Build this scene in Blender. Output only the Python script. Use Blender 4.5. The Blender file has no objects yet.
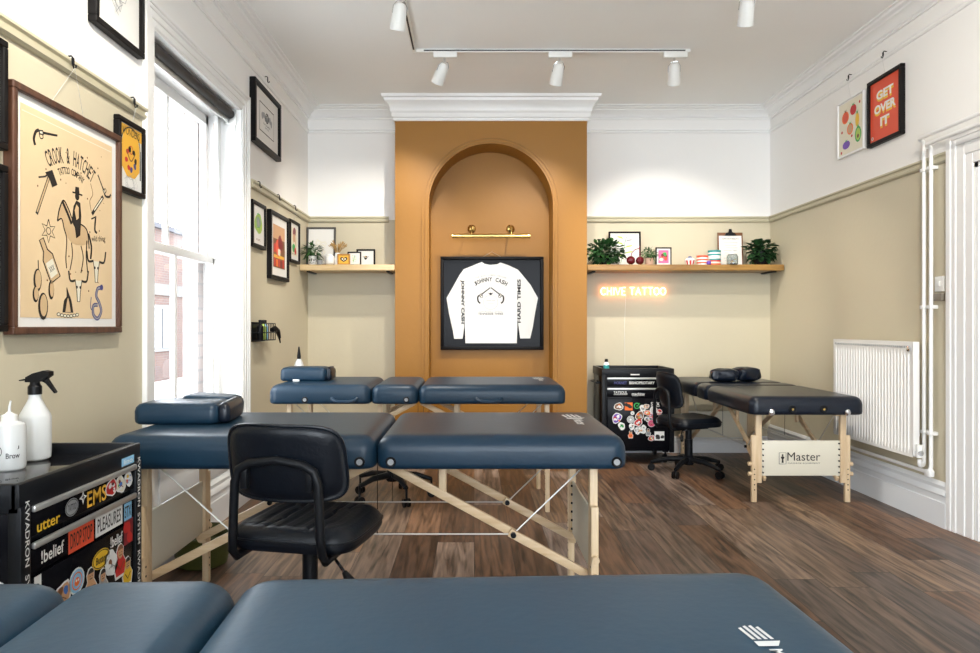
import bpy, bmesh, math, random
from mathutils import Vector, Matrix

PI = math.pi
SC = bpy.context.scene
COL = SC.collection
random.seed(11)

# ------------------------------------------------------------------ camera
cam_data = bpy.data.cameras.new('camera')
cam_data.sensor_width = 36.0
cam_data.lens = 700.0 / 980.0 * 36.0
cam_data.shift_x = 16.0 / 980.0
cam_data.shift_y = -1.5 / 980.0
cam_data.clip_start = 0.05
cam_ob = bpy.data.objects.new('camera', cam_data)
cam_ob.location = (0, 0, 1.10)
cam_ob.rotation_euler = (PI / 2, 0, 0)
COL.objects.link(cam_ob)
SC.camera = cam_ob

# ------------------------------------------------------------------ world, exposure, daylight
SC.view_settings.view_transform = 'Standard'
SC.view_settings.look = 'None'
SC.view_settings.gamma = 1.0
SC.view_settings.use_curve_mapping = False
SC.view_settings.exposure = 0.62
SC.cycles.max_bounces = 10
SC.cycles.diffuse_bounces = 6
SC.cycles.sample_clamp_indirect = 6.0
SC.cycles.use_denoising = True
world = bpy.data.worlds.new('world')
SC.world = world
world.use_nodes = True
bg = world.node_tree.nodes['Background']
bg.inputs[0].default_value = (0.86, 0.93, 1.0, 1)
bg.inputs[1].default_value = 7.6

def portal(loc, rot, sx, sy):
    l = bpy.data.lights.new('window_portal', 'AREA')
    l.shape = 'RECTANGLE'; l.size = sx; l.size_y = sy
    l.cycles.is_portal = True
    o = bpy.data.objects.new('window_portal', l)
    o.location = loc; o.rotation_euler = rot
    COL.objects.link(o)
# left wall windows (light travels +X), added rear fill window (light travels +Y)
portal((-1.79, 3.73, 1.49), (0, -PI/2, 0), 1.95, 1.30)
portal((-1.79, -0.25, 1.49), (0, -PI/2, 0), 1.95, 1.50)
portal((0.6, -2.83, 1.55), (PI/2, 0, 0), 3.6, 2.45)

SPOT_W = 58.0          # wattage of each track spotlight
SPOT_COL = (1.0, 0.93, 0.82)
NEON = 6.5            # brightness of the added orange strip behind the neon letters

# ------------------------------------------------------------------ materials
MATS = {}
def nt(name):
    m = bpy.data.materials.new(name); m.use_nodes = True
    return m, m.node_tree.nodes, m.node_tree.links, m.node_tree.nodes['Principled BSDF']

def mat(name, col, rough=0.5, metal=0.0, bump=0.0, bscale=80.0, var=0.0, vscale=6.0, spec=0.5, coat=0.0, emit=None, estr=0.0, trans=0.0, sheen=0.0):
    """procedural material: base colour with a soft noise variation and noise bump"""
    if name in MATS: return MATS[name]
    m, N, L, P = nt(name)
    P.inputs['Roughness'].default_value = rough
    P.inputs['Metallic'].default_value = metal
    P.inputs['Specular IOR Level'].default_value = spec
    P.inputs['Coat Weight'].default_value = coat
    P.inputs['Transmission Weight'].default_value = trans
    P.inputs['Base Color'].default_value = (*col, 1)
    tc = N.new('ShaderNodeTexCoord')
    if var > 0:
        n = N.new('ShaderNodeTexNoise'); n.inputs['Scale'].default_value = vscale; n.inputs['Detail'].default_value = 4
        L.new(tc.outputs['Object'], n.inputs['Vector'])
        r = N.new('ShaderNodeMix'); r.data_type = 'RGBA'
        r.inputs[6].default_value = (*[c * (1 - var) for c in col], 1)
        r.inputs[7].default_value = (*[min(1, c * (1 + var)) for c in col], 1)
        L.new(n.outputs['Fac'], r.inputs[0]); L.new(r.outputs[2], P.inputs['Base Color'])
    if bump > 0:
        n = N.new('ShaderNodeTexNoise'); n.inputs['Scale'].default_value = bscale; n.inputs['Detail'].default_value = 3
        L.new(tc.outputs['Object'], n.inputs['Vector'])
        b = N.new('ShaderNodeBump'); b.inputs['Strength'].default_value = bump; b.inputs['Distance'].default_value = 0.01
        L.new(n.outputs['Fac'], b.inputs['Height']); L.new(b.outputs['Normal'], P.inputs['Normal'])
    if emit:
        P.inputs['Emission Color'].default_value = (*emit, 1); P.inputs['Emission Strength'].default_value = estr
    MATS[name] = m
    return m

def wood(name, c1, c2, axis='x', rough=0.5, scale=1.0):
    if name in MATS: return MATS[name]
    m, N, L, P = nt(name)
    tc = N.new('ShaderNodeTexCoord'); mp = N.new('ShaderNodeMapping')
    s = {'x': (2, 26, 26), 'y': (26, 2, 26), 'z': (26, 26, 2)}[axis]
    mp.inputs['Scale'].default_value = [v * scale for v in s]
    n = N.new('ShaderNodeTexNoise'); n.inputs['Scale'].default_value = 1.5; n.inputs['Detail'].default_value = 6
    n.inputs['Distortion'].default_value = 0.6
    r = N.new('ShaderNodeValToRGB')
    r.color_ramp.elements[0].position = 0.35; r.color_ramp.elements[0].color = (*c1, 1)
    r.color_ramp.elements[1].position = 0.68; r.color_ramp.elements[1].color = (*c2, 1)
    b = N.new('ShaderNodeBump'); b.inputs['Strength'].default_value = 0.1
    L.new(tc.outputs['Object'], mp.inputs['Vector']); L.new(mp.outputs[0], n.inputs['Vector'])
    L.new(n.outputs['Fac'], r.inputs[0]); L.new(r.outputs[0], P.inputs['Base Color'])
    L.new(n.outputs['Fac'], b.inputs['Height']); L.new(b.outputs[0], P.inputs['Normal'])
    P.inputs['Roughness'].default_value = rough
    MATS[name] = m
    return m

def floor_material():
    m, N, L, P = nt('oak_vinyl_planks')
    def math_(op, a, b=None, c=None):
        n = N.new('ShaderNodeMath'); n.operation = op
        for i, v in enumerate((a, b, c)):
            if v is None: continue
            if isinstance(v, (int, float)): n.inputs[i].default_value = v
            else: L.new(v, n.inputs[i])
        return n.outputs[0]
    tc = N.new('ShaderNodeTexCoord'); sep = N.new('ShaderNodeSeparateXYZ')
    L.new(tc.outputs['Object'], sep.inputs[0])
    X, Y = sep.outputs[0], sep.outputs[1]
    W, LN = 0.185, 1.25
    u = math_('DIVIDE', X, W); row = math_('FLOOR', u); fu = math_('FRACT', u)
    wn1 = N.new('ShaderNodeTexWhiteNoise'); wn1.noise_dimensions = '1D'; L.new(row, wn1.inputs['W'])
    v = math_('ADD', math_('DIVIDE', Y, LN), wn1.outputs['Value'])
    colu = math_('FLOOR', v); fv = math_('FRACT', v)
    cmb = N.new('ShaderNodeCombineXYZ'); L.new(row, cmb.inputs[0]); L.new(colu, cmb.inputs[1])
    wn = N.new('ShaderNodeTexWhiteNoise'); wn.noise_dimensions = '3D'; L.new(cmb.outputs[0], wn.inputs['Vector'])
    # grain: stretched noise, shifted per plank
    off = math_('MULTIPLY', wn.outputs['Value'], 37.0)
    g = N.new('ShaderNodeCombineXYZ')
    L.new(math_('ADD', math_('MULTIPLY', X, 30.0), off), g.inputs[0]); L.new(math_('ADD', math_('MULTIPLY', Y, 1.9), off), g.inputs[1])
    n1 = N.new('ShaderNodeTexNoise'); n1.inputs['Scale'].default_value = 1.0; n1.inputs['Detail'].default_value = 8
    n1.inputs['Roughness'].default_value = 0.65; n1.inputs['Distortion'].default_value = 0.8
    L.new(g.outputs[0], n1.inputs['Vector'])
    g2 = N.new('ShaderNodeCombineXYZ')
    L.new(math_('ADD', math_('MULTIPLY', X, 9.0), off), g2.inputs[0]); L.new(math_('ADD', math_('MULTIPLY', Y, 0.75), off), g2.inputs[1])
    n2 = N.new('ShaderNodeTexNoise'); n2.inputs['Scale'].default_value = 1.0; n2.inputs['Detail'].default_value = 3
    L.new(g2.outputs[0], n2.inputs['Vector'])
    ring = math_('SINE', math_('MULTIPLY', n2.outputs['Fac'], 48.0))
    ringf = math_('MULTIPLY_ADD', ring, 0.075, n1.outputs['Fac'])
    base = N.new('ShaderNodeValToRGB')
    els = base.color_ramp.elements
    els[0].position = 0.0; els[0].color = (0.062, 0.032, 0.018, 1)
    els[1].position = 1.0; els[1].color = (0.20, 0.155, 0.13, 1)
    for p, c in ((0.2, (0.115, 0.060, 0.032, 1)), (0.4, (0.17, 0.090, 0.048, 1)), (0.6, (0.085, 0.062, 0.050, 1)), (0.8, (0.20, 0.125, 0.075, 1))):
        e = els.new(p); e.color = c
    L.new(wn.outputs['Value'], base.inputs[0])
    dk = N.new('ShaderNodeMix'); dk.data_type = 'RGBA'; dk.blend_type = 'MULTIPLY'
    dk.inputs[0].default_value = 1.0
    gr = N.new('ShaderNodeValToRGB')
    gr.color_ramp.elements[0].position = 0.30; gr.color_ramp.elements[0].color = (0.22, 0.20, 0.19, 1)
    gr.color_ramp.elements[1].position = 0.66; gr.color_ramp.elements[1].color = (1.55, 1.55, 1.6, 1)
    L.new(ringf, gr.inputs[0]); L.new(base.outputs[0], dk.inputs[6]); L.new(gr.outputs[0], dk.inputs[7])
    # gaps between the planks
    e1 = math_('LESS_THAN', fu, 0.012); e2 = math_('LESS_THAN', fv, 0.0025)
    gap = math_('MAXIMUM', e1, e2)
    mx = N.new('ShaderNodeMix'); mx.data_type = 'RGBA'; L.new(gap, mx.inputs[0])
    L.new(dk.outputs[2], mx.inputs[6]); mx.inputs[7].default_value = (0.012, 0.009, 0.008, 1)
    L.new(mx.outputs[2], P.inputs['Base Color'])
    b = N.new('ShaderNodeBump'); b.inputs['Strength'].default_value = 0.12; b.inputs['Distance'].default_value = 0.004
    hh = math_('SUBTRACT', ringf, gap); L.new(hh, b.inputs['Height']); L.new(b.outputs[0], P.inputs['Normal'])
    rr = math_('MULTIPLY_ADD', n1.outputs['Fac'], 0.25, 0.30); L.new(rr, P.inputs['Roughness'])
    P.inputs['Specular IOR Level'].default_value = 0.45
    return m

def brick_material(name, c1, c2, mortar, scale=1.0, axis='YZ'):
    m, N, L, P = nt(name)
    tc = N.new('ShaderNodeTexCoord'); sep = N.new('ShaderNodeSeparateXYZ'); cmb = N.new('ShaderNodeCombineXYZ')
    L.new(tc.outputs['Object'], sep.inputs[0])
    a = N.new('ShaderNodeMath'); a.operation = 'ADD'; L.new(sep.outputs[0], a.inputs[0]); L.new(sep.outputs[1], a.inputs[1])
    L.new(a.outputs[0], cmb.inputs[0]); L.new(sep.outputs[2], cmb.inputs[1])
    br = N.new('ShaderNodeTexBrick'); br.inputs['Scale'].default_value = scale
    br.inputs['Brick Width'].default_value = 0.225; br.inputs['Row Height'].default_value = 0.075; br.inputs['Mortar Size'].default_value = 0.008
    br.inputs['Color1'].default_value = (*c1, 1); br.inputs['Color2'].default_value = (*c2, 1); br.inputs['Mortar'].default_value = (*mortar, 1)
    L.new(cmb.outputs[0], br.inputs['Vector']); L.new(br.outputs['Color'], P.inputs['Base Color'])
    P.inputs['Roughness'].default_value = 0.9
    return m

def glass_material():
    m, N, L, P = nt('clear_glass')
    N.remove(P)
    out = N['Material Output']
    t = N.new('ShaderNodeBsdfTransparent'); g = N.new('ShaderNodeBsdfGlossy'); g.inputs['Roughness'].default_value = 0.02
    f = N.new('ShaderNodeFresnel'); f.inputs[0].default_value = 1.45
    mx = N.new('ShaderNodeMixShader'); L.new(f.outputs[0], mx.inputs[0]); L.new(t.outputs[0], mx.inputs[1]); L.new(g.outputs[0], mx.inputs[2])
    L.new(mx.outputs[0], out.inputs['Surface'])
    return m

M_white_wall = mat('white_wall_paint', (0.87, 0.86, 0.84), 0.6, bump=0.06, bscale=35, var=0.015, vscale=2)
M_ceiling = mat('ceiling_paint', (0.91, 0.915, 0.90), 0.75, bump=0.10, bscale=9, var=0.02, vscale=1.5)
M_beige = mat('beige_wall_paint', (0.57, 0.515, 0.38), 0.5, bump=0.08, bscale=30, var=0.03, vscale=1.6)
M_rail = mat('beige_rail_paint', (0.52, 0.48, 0.345), 0.4)
M_trim = mat('white_gloss_trim', (0.86, 0.86, 0.85), 0.35)
M_trimblue = mat('white_satin_woodwork', (0.76, 0.78, 0.80), 0.35, var=0.03, vscale=3)
M_ochre = mat('ochre_wall_paint', (0.31, 0.134, 0.010), 0.5, bump=0.08, bscale=25, var=0.05, vscale=1.8)
M_floor = floor_material()
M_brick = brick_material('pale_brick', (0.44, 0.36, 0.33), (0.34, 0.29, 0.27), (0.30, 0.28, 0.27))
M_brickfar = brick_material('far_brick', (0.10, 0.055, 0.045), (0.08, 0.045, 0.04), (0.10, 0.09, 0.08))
M_glass = glass_material()
M_navy = mat('navy_vinyl', (0.007, 0.028, 0.054), 0.38, spec=0.4, bump=0.05, bscale=60, var=0.08, vscale=7)
M_navysheen = mat('navy_vinyl_sheen', (0.014, 0.052, 0.090), 0.42, spec=0.45, bump=0.05, bscale=60, var=0.10, vscale=5)  # navy vinyl lightened for the nearest table, window reflection put into its colour
M_blackvinyl = mat('black_navy_vinyl', (0.004, 0.008, 0.017), 0.30, spec=0.4, bump=0.05, bscale=60)
M_leather = mat('black_leather', (0.004, 0.006, 0.010), 0.34, spec=0.3, bump=0.10, bscale=90)
M_black = mat('black_plastic', (0.006, 0.006, 0.007), 0.4, spec=0.2)
M_blackmetal = mat('black_metal', (0.006, 0.007, 0.009), 0.38, spec=0.2)
M_gloss = mat('black_gloss_lacquer', (0.006, 0.006, 0.008), 0.18, spec=0.08)
M_beech = wood('beech_wood', (0.62, 0.45, 0.27), (0.74, 0.58, 0.38), 'z', 0.45)
M_beechx = wood('beech_wood_long', (0.60, 0.42, 0.24), (0.72, 0.55, 0.35), 'x', 0.45)
M_cream = mat('cream_board', (0.72, 0.68, 0.56), 0.4, var=0.03)
M_shelf = wood('oiled_oak_shelf', (0.22, 0.11, 0.025), (0.36, 0.20, 0.055), 'x', 0.4)
M_shelfpale = wood('pale_oak_shelf', (0.58, 0.42, 0.22), (0.72, 0.55, 0.32), 'x', 0.4)
M_walnut = wood('walnut_frame', (0.055, 0.022, 0.012), (0.12, 0.050, 0.026), 'z', 0.4)
M_blackframe = mat('black_frame', (0.006, 0.005, 0.005), 0.45, spec=0.15)
M_paper = mat('white_paper', (0.78, 0.77, 0.74), 0.5)
M_kraft = mat('aged_cream_paper', (0.74, 0.56, 0.34), 0.55, var=0.10, vscale=5)
M_ink = mat('black_ink', (0.015, 0.012, 0.010), 0.6)
M_brass = mat('polished_brass', (0.75, 0.52, 0.18), 0.18, metal=1.0)
M_chrome = mat('chrome', (0.75, 0.77, 0.80), 0.15, metal=1.0)
M_alu = mat('brushed_aluminium', (0.62, 0.62, 0.60), 0.32, metal=0.7)
M_whiteplastic = mat('white_plastic', (0.80, 0.80, 0.77), 0.35)
M_radiator = mat('radiator_enamel', (0.84, 0.83, 0.80), 0.28)
M_copper = mat('bare_sash_timber', (0.42, 0.20, 0.09), 0.5, var=0.2, vscale=20)
M_blind = mat('charcoal_blind', (0.030, 0.028, 0.027), 0.6)
M_olive = mat('olive_plastic', (0.06, 0.066, 0.012), 0.5)
M_leaf = mat('dark_green_leaf', (0.018, 0.060, 0.018), 0.4, var=0.5, vscale=30)
M_leaf2 = mat('fresh_green_leaf', (0.035, 0.12, 0.025), 0.4, var=0.4, vscale=30)
M_bottle = mat('milky_plastic', (0.80, 0.81, 0.80), 0.30, trans=0.25)
M_steel = mat('galvanised_cable', (0.70, 0.70, 0.68), 0.3, metal=0.6)
def C(name, r, g, b, rough=0.45): return mat(name, (r, g, b), rough)
P_red = C('red_print', 0.55, 0.02, 0.02); P_orange = C('orange_print', 0.85, 0.16, 0.02); P_yellow = C('yellow_print', 0.80, 0.50, 0.03)
P_green = C('green_print', 0.03, 0.38, 0.08); P_blue = C('blue_print', 0.04, 0.16, 0.50); P_pink = C('pink_print', 0.75, 0.14, 0.32)
P_purple = C('purple_print', 0.16, 0.06, 0.42); P_white = C('white_print', 0.80, 0.80, 0.78); P_grey = C('grey_print', 0.32, 0.33, 0.34)
P_brown = C('brown_print', 0.20, 0.08, 0.03); P_coral = C('coral_print', 0.72, 0.085, 0.035); P_sky = C('sky_print', 0.25, 0.52, 0.75)
P_gold = C('golden_print', 0.78, 0.42, 0.04); P_lime = C('lime_print', 0.42, 0.58, 0.10); P_skin = C('tan_print', 0.60, 0.34, 0.18)
P_dkblue = C('indigo_print', 0.06, 0.06, 0.22); P_cream = C('cream_print', 0.76, 0.72, 0.58); P_dred = C('dark_red_print', 0.20, 0.012, 0.02)
P_teal = C('teal_print', 0.02, 0.28, 0.28)

# ------------------------------------------------------------------ mesh builder
class MB:
    def __init__(s):
        s.v = []; s.f = []; s.fm = []; s.mats = []
    def mi(s, m):
        if m not in s.mats: s.mats.append(m)
        return s.mats.index(m)
    def add(s, verts, faces, m, M=None):
        o = len(s.v); k = s.mi(m)
        s.v += [tuple(M @ Vector(p)) if M is not None else tuple(p) for p in verts]
        for f in faces:
            s.f.append([o + i for i in f]); s.fm.append(k)
        return s
    def bm(s, b, m, M=None):
        b.verts.index_update()
        return s.add([tuple(v.co) for v in b.verts], [[v.index for v in f.verts] for f in b.faces], m, M)
    def box(s, x0, x1, y0, y1, z0, z1, m, bev=0.0, M=None, seg=2):
        b = bmesh.new(); bmesh.ops.create_cube(b, size=1)
        for v in b.verts:
            v.co = Vector(((x0 + x1) / 2 + v.co.x * (x1 - x0), (y0 + y1) / 2 + v.co.y * (y1 - y0), (z0 + z1) / 2 + v.co.z * (z1 - z0)))
        if bev > 0:
            bmesh.ops.bevel(b, geom=b.edges[:], offset=bev, segments=seg, affect='EDGES', profile=0.5)
        s.bm(b, m, M); b.free(); return s
    def tube(s, pts, r, m, n=12, closed=False, r2=None, caps=True):
        P = [Vector(p) for p in pts]; K = len(P); vs = []; fs = []
        up = None
        for i in range(K):
            if closed: t = (P[(i + 1) % K] - P[i - 1])
            else: t = P[min(i + 1, K - 1)] - P[max(i - 1, 0)]
            t.normalize()
            if up is None:
                up = Vector((0, 0, 1)) if abs(t.z) < 0.9 else Vector((1, 0, 0))
            a = t.cross(up); a.normalize(); b = a.cross(t); b.normalize(); up = b
            rr = r if r2 is None else r + (r2 - r) * i / max(1, K - 1)
            if isinstance(r, (list, tuple)): rr = r[i]
            for k in range(n):
                q = 2 * PI * k / n
                vs.append(P[i] + a * (rr * math.cos(q)) + b * (rr * math.sin(q)))
        for i in range(K if closed else K - 1):
            j = (i + 1) % K
            for k in range(n):
                fs.append([i * n + k, i * n + (k + 1) % n, j * n + (k + 1) % n, j * n + k])
        if not closed and caps:
            fs.append(list(range(n))[::-1]); fs.append([(K - 1) * n + k for k in range(n)])
        return s.add(vs, fs, m)
    def lathe(s, prof, c, m, n=24, M=None):
        """prof: list of (radius, z) from bottom to top around the z axis at c"""
        vs = []; fs = []
        for r, z in prof:
            for k in range(n):
                q = 2 * PI * k / n
                vs.append((c[0] + r * math.cos(q), c[1] + r * math.sin(q), c[2] + z))
        for i in range(len(prof) - 1):
            for k in range(n):
                fs.append([i * n + k, i * n + (k + 1) % n, (i + 1) * n + (k + 1) % n, (i + 1) * n + k])
        fs.append(list(range(n))[::-1]); fs.append([(len(prof) - 1) * n + k for k in range(n)])
        return s.add(vs, fs, m, M)
    def rstack(s, x0, x1, y0, y1, rc, prof, m, n=6, M=None, bow=0.0):
        """rounded-rectangle loops: prof = [(inset, z)], closed with caps"""
        vs = []; fs = []; nl = 4 * (n + 1)
        for ins, z in prof:
            a0, a1, b0, b1 = x0 + ins, x1 - ins, y0 + ins, y1 - ins
            r = max(0.002, rc - ins * 0.6)
            for cx, cy, q0 in ((a1 - r, b1 - r, 0), (a0 + r, b1 - r, PI / 2), (a0 + r, b0 + r, PI), (a1 - r, b0 + r, 1.5 * PI)):
                for k in range(n + 1):
                    q = q0 + PI / 2 * k / n
                    x, y = cx + r * math.cos(q), cy + r * math.sin(q)
                    vs.append((x, y, z))
        for i in range(len(prof) - 1):
            for k in range(nl):
                fs.append([i * nl + k, i * nl + (k + 1) % nl, (i + 1) * nl + (k + 1) % nl, (i + 1) * nl + k])
        fs.append(list(range(nl))[::-1]); fs.append([(len(prof) - 1) * nl + k for k in range(nl)])
        return s.add(vs, fs, m, M)
    def prism(s, poly, y0, y1, m, M=None):
        """polygon in XZ (counter-clockwise seen from -Y) pushed from y0 to y1"""
        n = len(poly)
        vs = [(x, y0, z) for x, z in poly] + [(x, y1, z) for x, z in poly]
        fs = [list(range(n)), [n + i for i in range(n)][::-1]] + [[i, n + i, n + (i + 1) % n, (i + 1) % n] for i in range(n)]
        return s.add(vs, fs, m, M)
    def sweep(s, path, prof, m, closed=False):
        """prof (d, z): distance from the wall towards the room (right of travel), height. Mitred corners."""
        P = [Vector((a, b)) for a, b in path]; K = len(P); n = len(prof); vs = []; fs = []
        for i in range(K):
            d1 = (P[i] - P[i - 1]).normalized() if i > 0 else (P[1] - P[0]).normalized()
            d2 = (P[i + 1] - P[i]).normalized() if i < K - 1 else d1
            n1 = Vector((d1.y, -d1.x)); n2 = Vector((d2.y, -d2.x))
            mm = (n1 + n2); mm = mm / max(0.2, mm.dot(n1))
            for d, z in prof: vs.append((P[i].x + mm.x * d, P[i].y + mm.y * d, z))
        for i in range(K - 1):
            for k in range(n):
                fs.append([i * n + k, i * n + (k + 1) % n, (i + 1) * n + (k + 1) % n, (i + 1) * n + k])
        fs.append(list(range(n))[::-1]); fs.append([(K - 1) * n + k for k in range(n)])
        return s.add(vs, fs, m)
    def obj(s, name, parent=None, smooth=True, ang=0.6):
        me = bpy.data.meshes.new(name)
        me.from_pydata(s.v, [], s.f)
        for m in s.mats: me.materials.append(m)
        for p, k in zip(me.polygons, s.fm): p.material_index = k
        b = bmesh.new(); b.from_mesh(me)
        bmesh.ops.recalc_face_normals(b, faces=b.faces[:])
        if smooth:
            for f in b.faces: f.smooth = True
            for e in b.edges:
                if len(e.link_faces) != 2 or e.calc_face_angle(0) > ang: e.smooth = False
        b.to_mesh(me); b.free()
        o = bpy.data.objects.new(name, me); COL.objects.link(o)
        if parent is not None: o.parent = parent
        return o
    # ---- flat drawing in the local XZ plane facing -Y; layer k lifts off the sheet
    def dpoly(s, pts, m, y): return s.add([(x, y, z) for x, z in pts], [list(range(len(pts)))], m)
    def disc(s, cx, cz, r, m, y, n=18, rz=None, a0=0.0, a1=2 * PI):
        rz = rz or r
        return s.dpoly([(cx + r * math.cos(a0 + (a1 - a0) * k / n), cz + rz * math.sin(a0 + (a1 - a0) * k / n)) for k in range(n if a1 - a0 > 6.2 else n + 1)], m, y)
    def ring(s, cx, cz, r, w, m, y, n=24, a0=0.0, a1=2 * PI, rz=None):
        k_ = (rz or r) / r
        return s.stroke([(cx + r * math.cos(a0 + (a1 - a0) * k / n), cz + k_ * r * math.sin(a0 + (a1 - a0) * k / n)) for k in range(n + 1)], w, m, y)
    def rect(s, x0, x1, z0, z1, m, y): return s.dpoly([(x0, z0), (x1, z0), (x1, z1), (x0, z1)], m, y)
    def stroke(s, pts, w, m, y):
        P = [Vector(p) for p in pts]; vs = []; fs = []
        for i in range(len(P)):
            t = P[min(i + 1, len(P) - 1)] - P[max(i - 1, 0)]
            if t.length < 1e-9: t = Vector((1, 0))
            t.normalize(); nrm = Vector((-t.y, t.x)) * (w / 2)
            vs += [(P[i].x + nrm.x, y, P[i].y + nrm.y), (P[i].x - nrm.x, y, P[i].y - nrm.y)]
        for i in range(len(P) - 1): fs.append([2 * i, 2 * i + 1, 2 * i + 3, 2 * i + 2])
        return s.add(vs, fs, m)
    def text(s, string, cx, cz, w, h, m, y, bold=0.0, rot=0.0, ext=0.0, M=None, fix=True):
        """lettering fitted in a w x h box centred at (cx, cz) in the XZ plane"""
        vs, fs = text_geo(string, bold, ext)
        if not vs: return s
        xs = [p[0] for p in vs]; ys = [p[1] for p in vs]
        bw = max(xs) - min(xs); bh = max(ys) - min(ys)
        sx = w / bw if bw else 1; sz = h / bh if bh else 1
        if not fix: sx = sz = min(sx, sz)
        mx, my = (max(xs) + min(xs)) / 2, (max(ys) + min(ys)) / 2
        c, sn = math.cos(rot), math.sin(rot); out = []
        for px, py, pz in vs:
            a, b = (px - mx) * sx, (py - my) * sz
            out.append((cx + a * c - b * sn, y - pz * (0.02 if not ext else 1), cz + a * sn + b * c))
        return s.add(out, fs, m, M)
    def arctext(s, string, cx, cz, R, a0, a1, w, h, m, y, bold=0.02):
        """letters standing on an arc; a0 -> a1 in radians, measured from the centre (cx, cz)"""
        n = len(string)
        for i, ch in enumerate(string):
            if ch == ' ': continue
            a = a0 + (a1 - a0) * (i + 0.5) / n
            ww = w * (0.35 if ch in "I1" else 1)
            s.text(ch, cx + R * math.cos(a), cz + R * math.sin(a), ww, h, m, y, bold, a - PI / 2)
        return s

_TG = {}
def text_geo(string, bold=0.0, ext=0.0):
    key = (string, bold, ext)
    if key in _TG: return _TG[key]
    cu = bpy.data.curves.new('lettering', 'FONT'); cu.body = string; cu.size = 1.0; cu.offset = bold; cu.resolution_u = 3; cu.extrude = ext
    o = bpy.data.objects.new('lettering', cu); COL.objects.link(o)
    dg = bpy.context.evaluated_depsgraph_get()
    me = bpy.data.meshes.new_from_object(o.evaluated_get(dg))
    r = ([tuple(v.co) for v in me.vertices], [list(p.vertices) for p in me.polygons])
    bpy.data.meshes.remove(me); bpy.data.objects.remove(o); bpy.data.curves.remove(cu)
    _TG[key] = r
    return r

def thing(name, label, cat, loc=(0, 0, 0), rz=0.0, group=None):
    o = bpy.data.objects.new(name, None); o.empty_display_size = 0.05; COL.objects.link(o)
    o.location = loc; o.rotation_euler = (0, 0, rz)
    return tag(o, label, cat, group)
def tag(o, label, cat, group=None):
    o['label'] = label; o['category'] = cat
    if group: o['group'] = group
    return o
def struct(o):
    o['kind'] = 'structure'; return o
def lab(o, text): o['label'] = text; return o
def arc(cx, cz, r, a0, a1, n):
    return [(cx + r * math.cos(a0 + (a1 - a0) * k / n), cz + r * math.sin(a0 + (a1 - a0) * k / n)) for k in range(n + 1)]

# =================================================================== THE ROOM
XL, XR, YB, YR, H = -1.436, 2.56, 6.05, -2.6, 2.97
XO = -1.76                       # outer face of the left wall
RZ = 2.008                       # height of the picture rail: beige below, white above
bxl, bxr, byf = -0.649, 0.928, 5.75   # chimney breast

struct(MB().box(XL - 0.36, XR + 1.3, YR - 0.2, YB + 0.2, -0.12, 0, M_floor).obj('floor'))
struct(MB().box(XL - 0.36, XR + 1.3, YR - 0.2, YB + 0.2, H, H + 0.12, M_ceiling).obj('ceiling'))

# left wall with two window openings
W1 = (3.13, 4.33, 0.52, 2.435)
W2 = (-1.0, 0.5, 0.52, 2.435)
b = MB()
xi = XO + 0.09
for y0, y1 in ((YR, W2[0]), (W2[1], W1[0]), (W1[1], YB)):
    b.box(xi, XL, y0, y1, 0, RZ, M_beige); b.box(xi, XL, y0, y1, RZ, H, M_white_wall)
for w in (W1, W2):
    b.box(xi, XL, w[0], w[1], 0, w[2], M_trimblue); b.box(xi, XL, w[0], w[1], w[3], H, M_white_wall)
struct(b.obj('wall_left', smooth=False))
b = MB()
for y0, y1 in ((YR - 0.2, W2[0] + 0.1), (W2[1] - 0.1, W1[0] + 0.1), (W1[1] - 0.1, YB + 0.2)):
    b.box(XO, xi, y0, y1, -0.6, 3.4, M_brick)
for w in (W1, W2):
    b.box(XO, xi, w[0] + 0.1, w[1] - 0.1, -0.6, w[2] - 0.05, M_brick); b.box(XO, xi, w[0] + 0.1, w[1] - 0.1, w[3] - 0.05, 3.4, M_brick)
struct(b.obj('wall_exterior', smooth=False))

b = MB()
for x0, x1 in ((XL, bxl + 0.02), (bxr - 0.02, XR)):
    b.box(x0, x1, YB, YB + 0.15, 0, RZ, M_beige); b.box(x0, x1, YB, YB + 0.15, RZ, H, M_white_wall)
struct(b.obj('wall_back', smooth=False))

# right wall with the door opening
D = (2.72, 3.58, 1.93)
b = MB()
for y0, y1 in ((YR, D[0]), (D[1], YB)):
    b.box(XR, XR + 0.18, y0, y1, 0, RZ, M_beige); b.box(XR, XR + 0.18, y0, y1, RZ, H, M_white_wall)
b.box(XR, XR + 0.18, D[0], D[1], D[2], H, M_white_wall)
struct(b.obj('wall_right', smooth=False))

# rear wall (behind the camera) with a made-up wide window added for fill light
b = MB()
W3 = (-1.2, 2.4, 0.32, 2.78)
b.box(XL - 0.3, W3[0], YR - 0.2, YR, 0, H, M_white_wall); b.box(W3[1], XR + 0.2, YR - 0.2, YR, 0, H, M_white_wall)
b.box(W3[0], W3[1], YR - 0.2, YR, 0, W3[2], M_white_wall); b.box(W3[0], W3[1], YR - 0.2, YR, W3[3], H, M_white_wall)
struct(b.obj('wall_rear', smooth=False))

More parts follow.
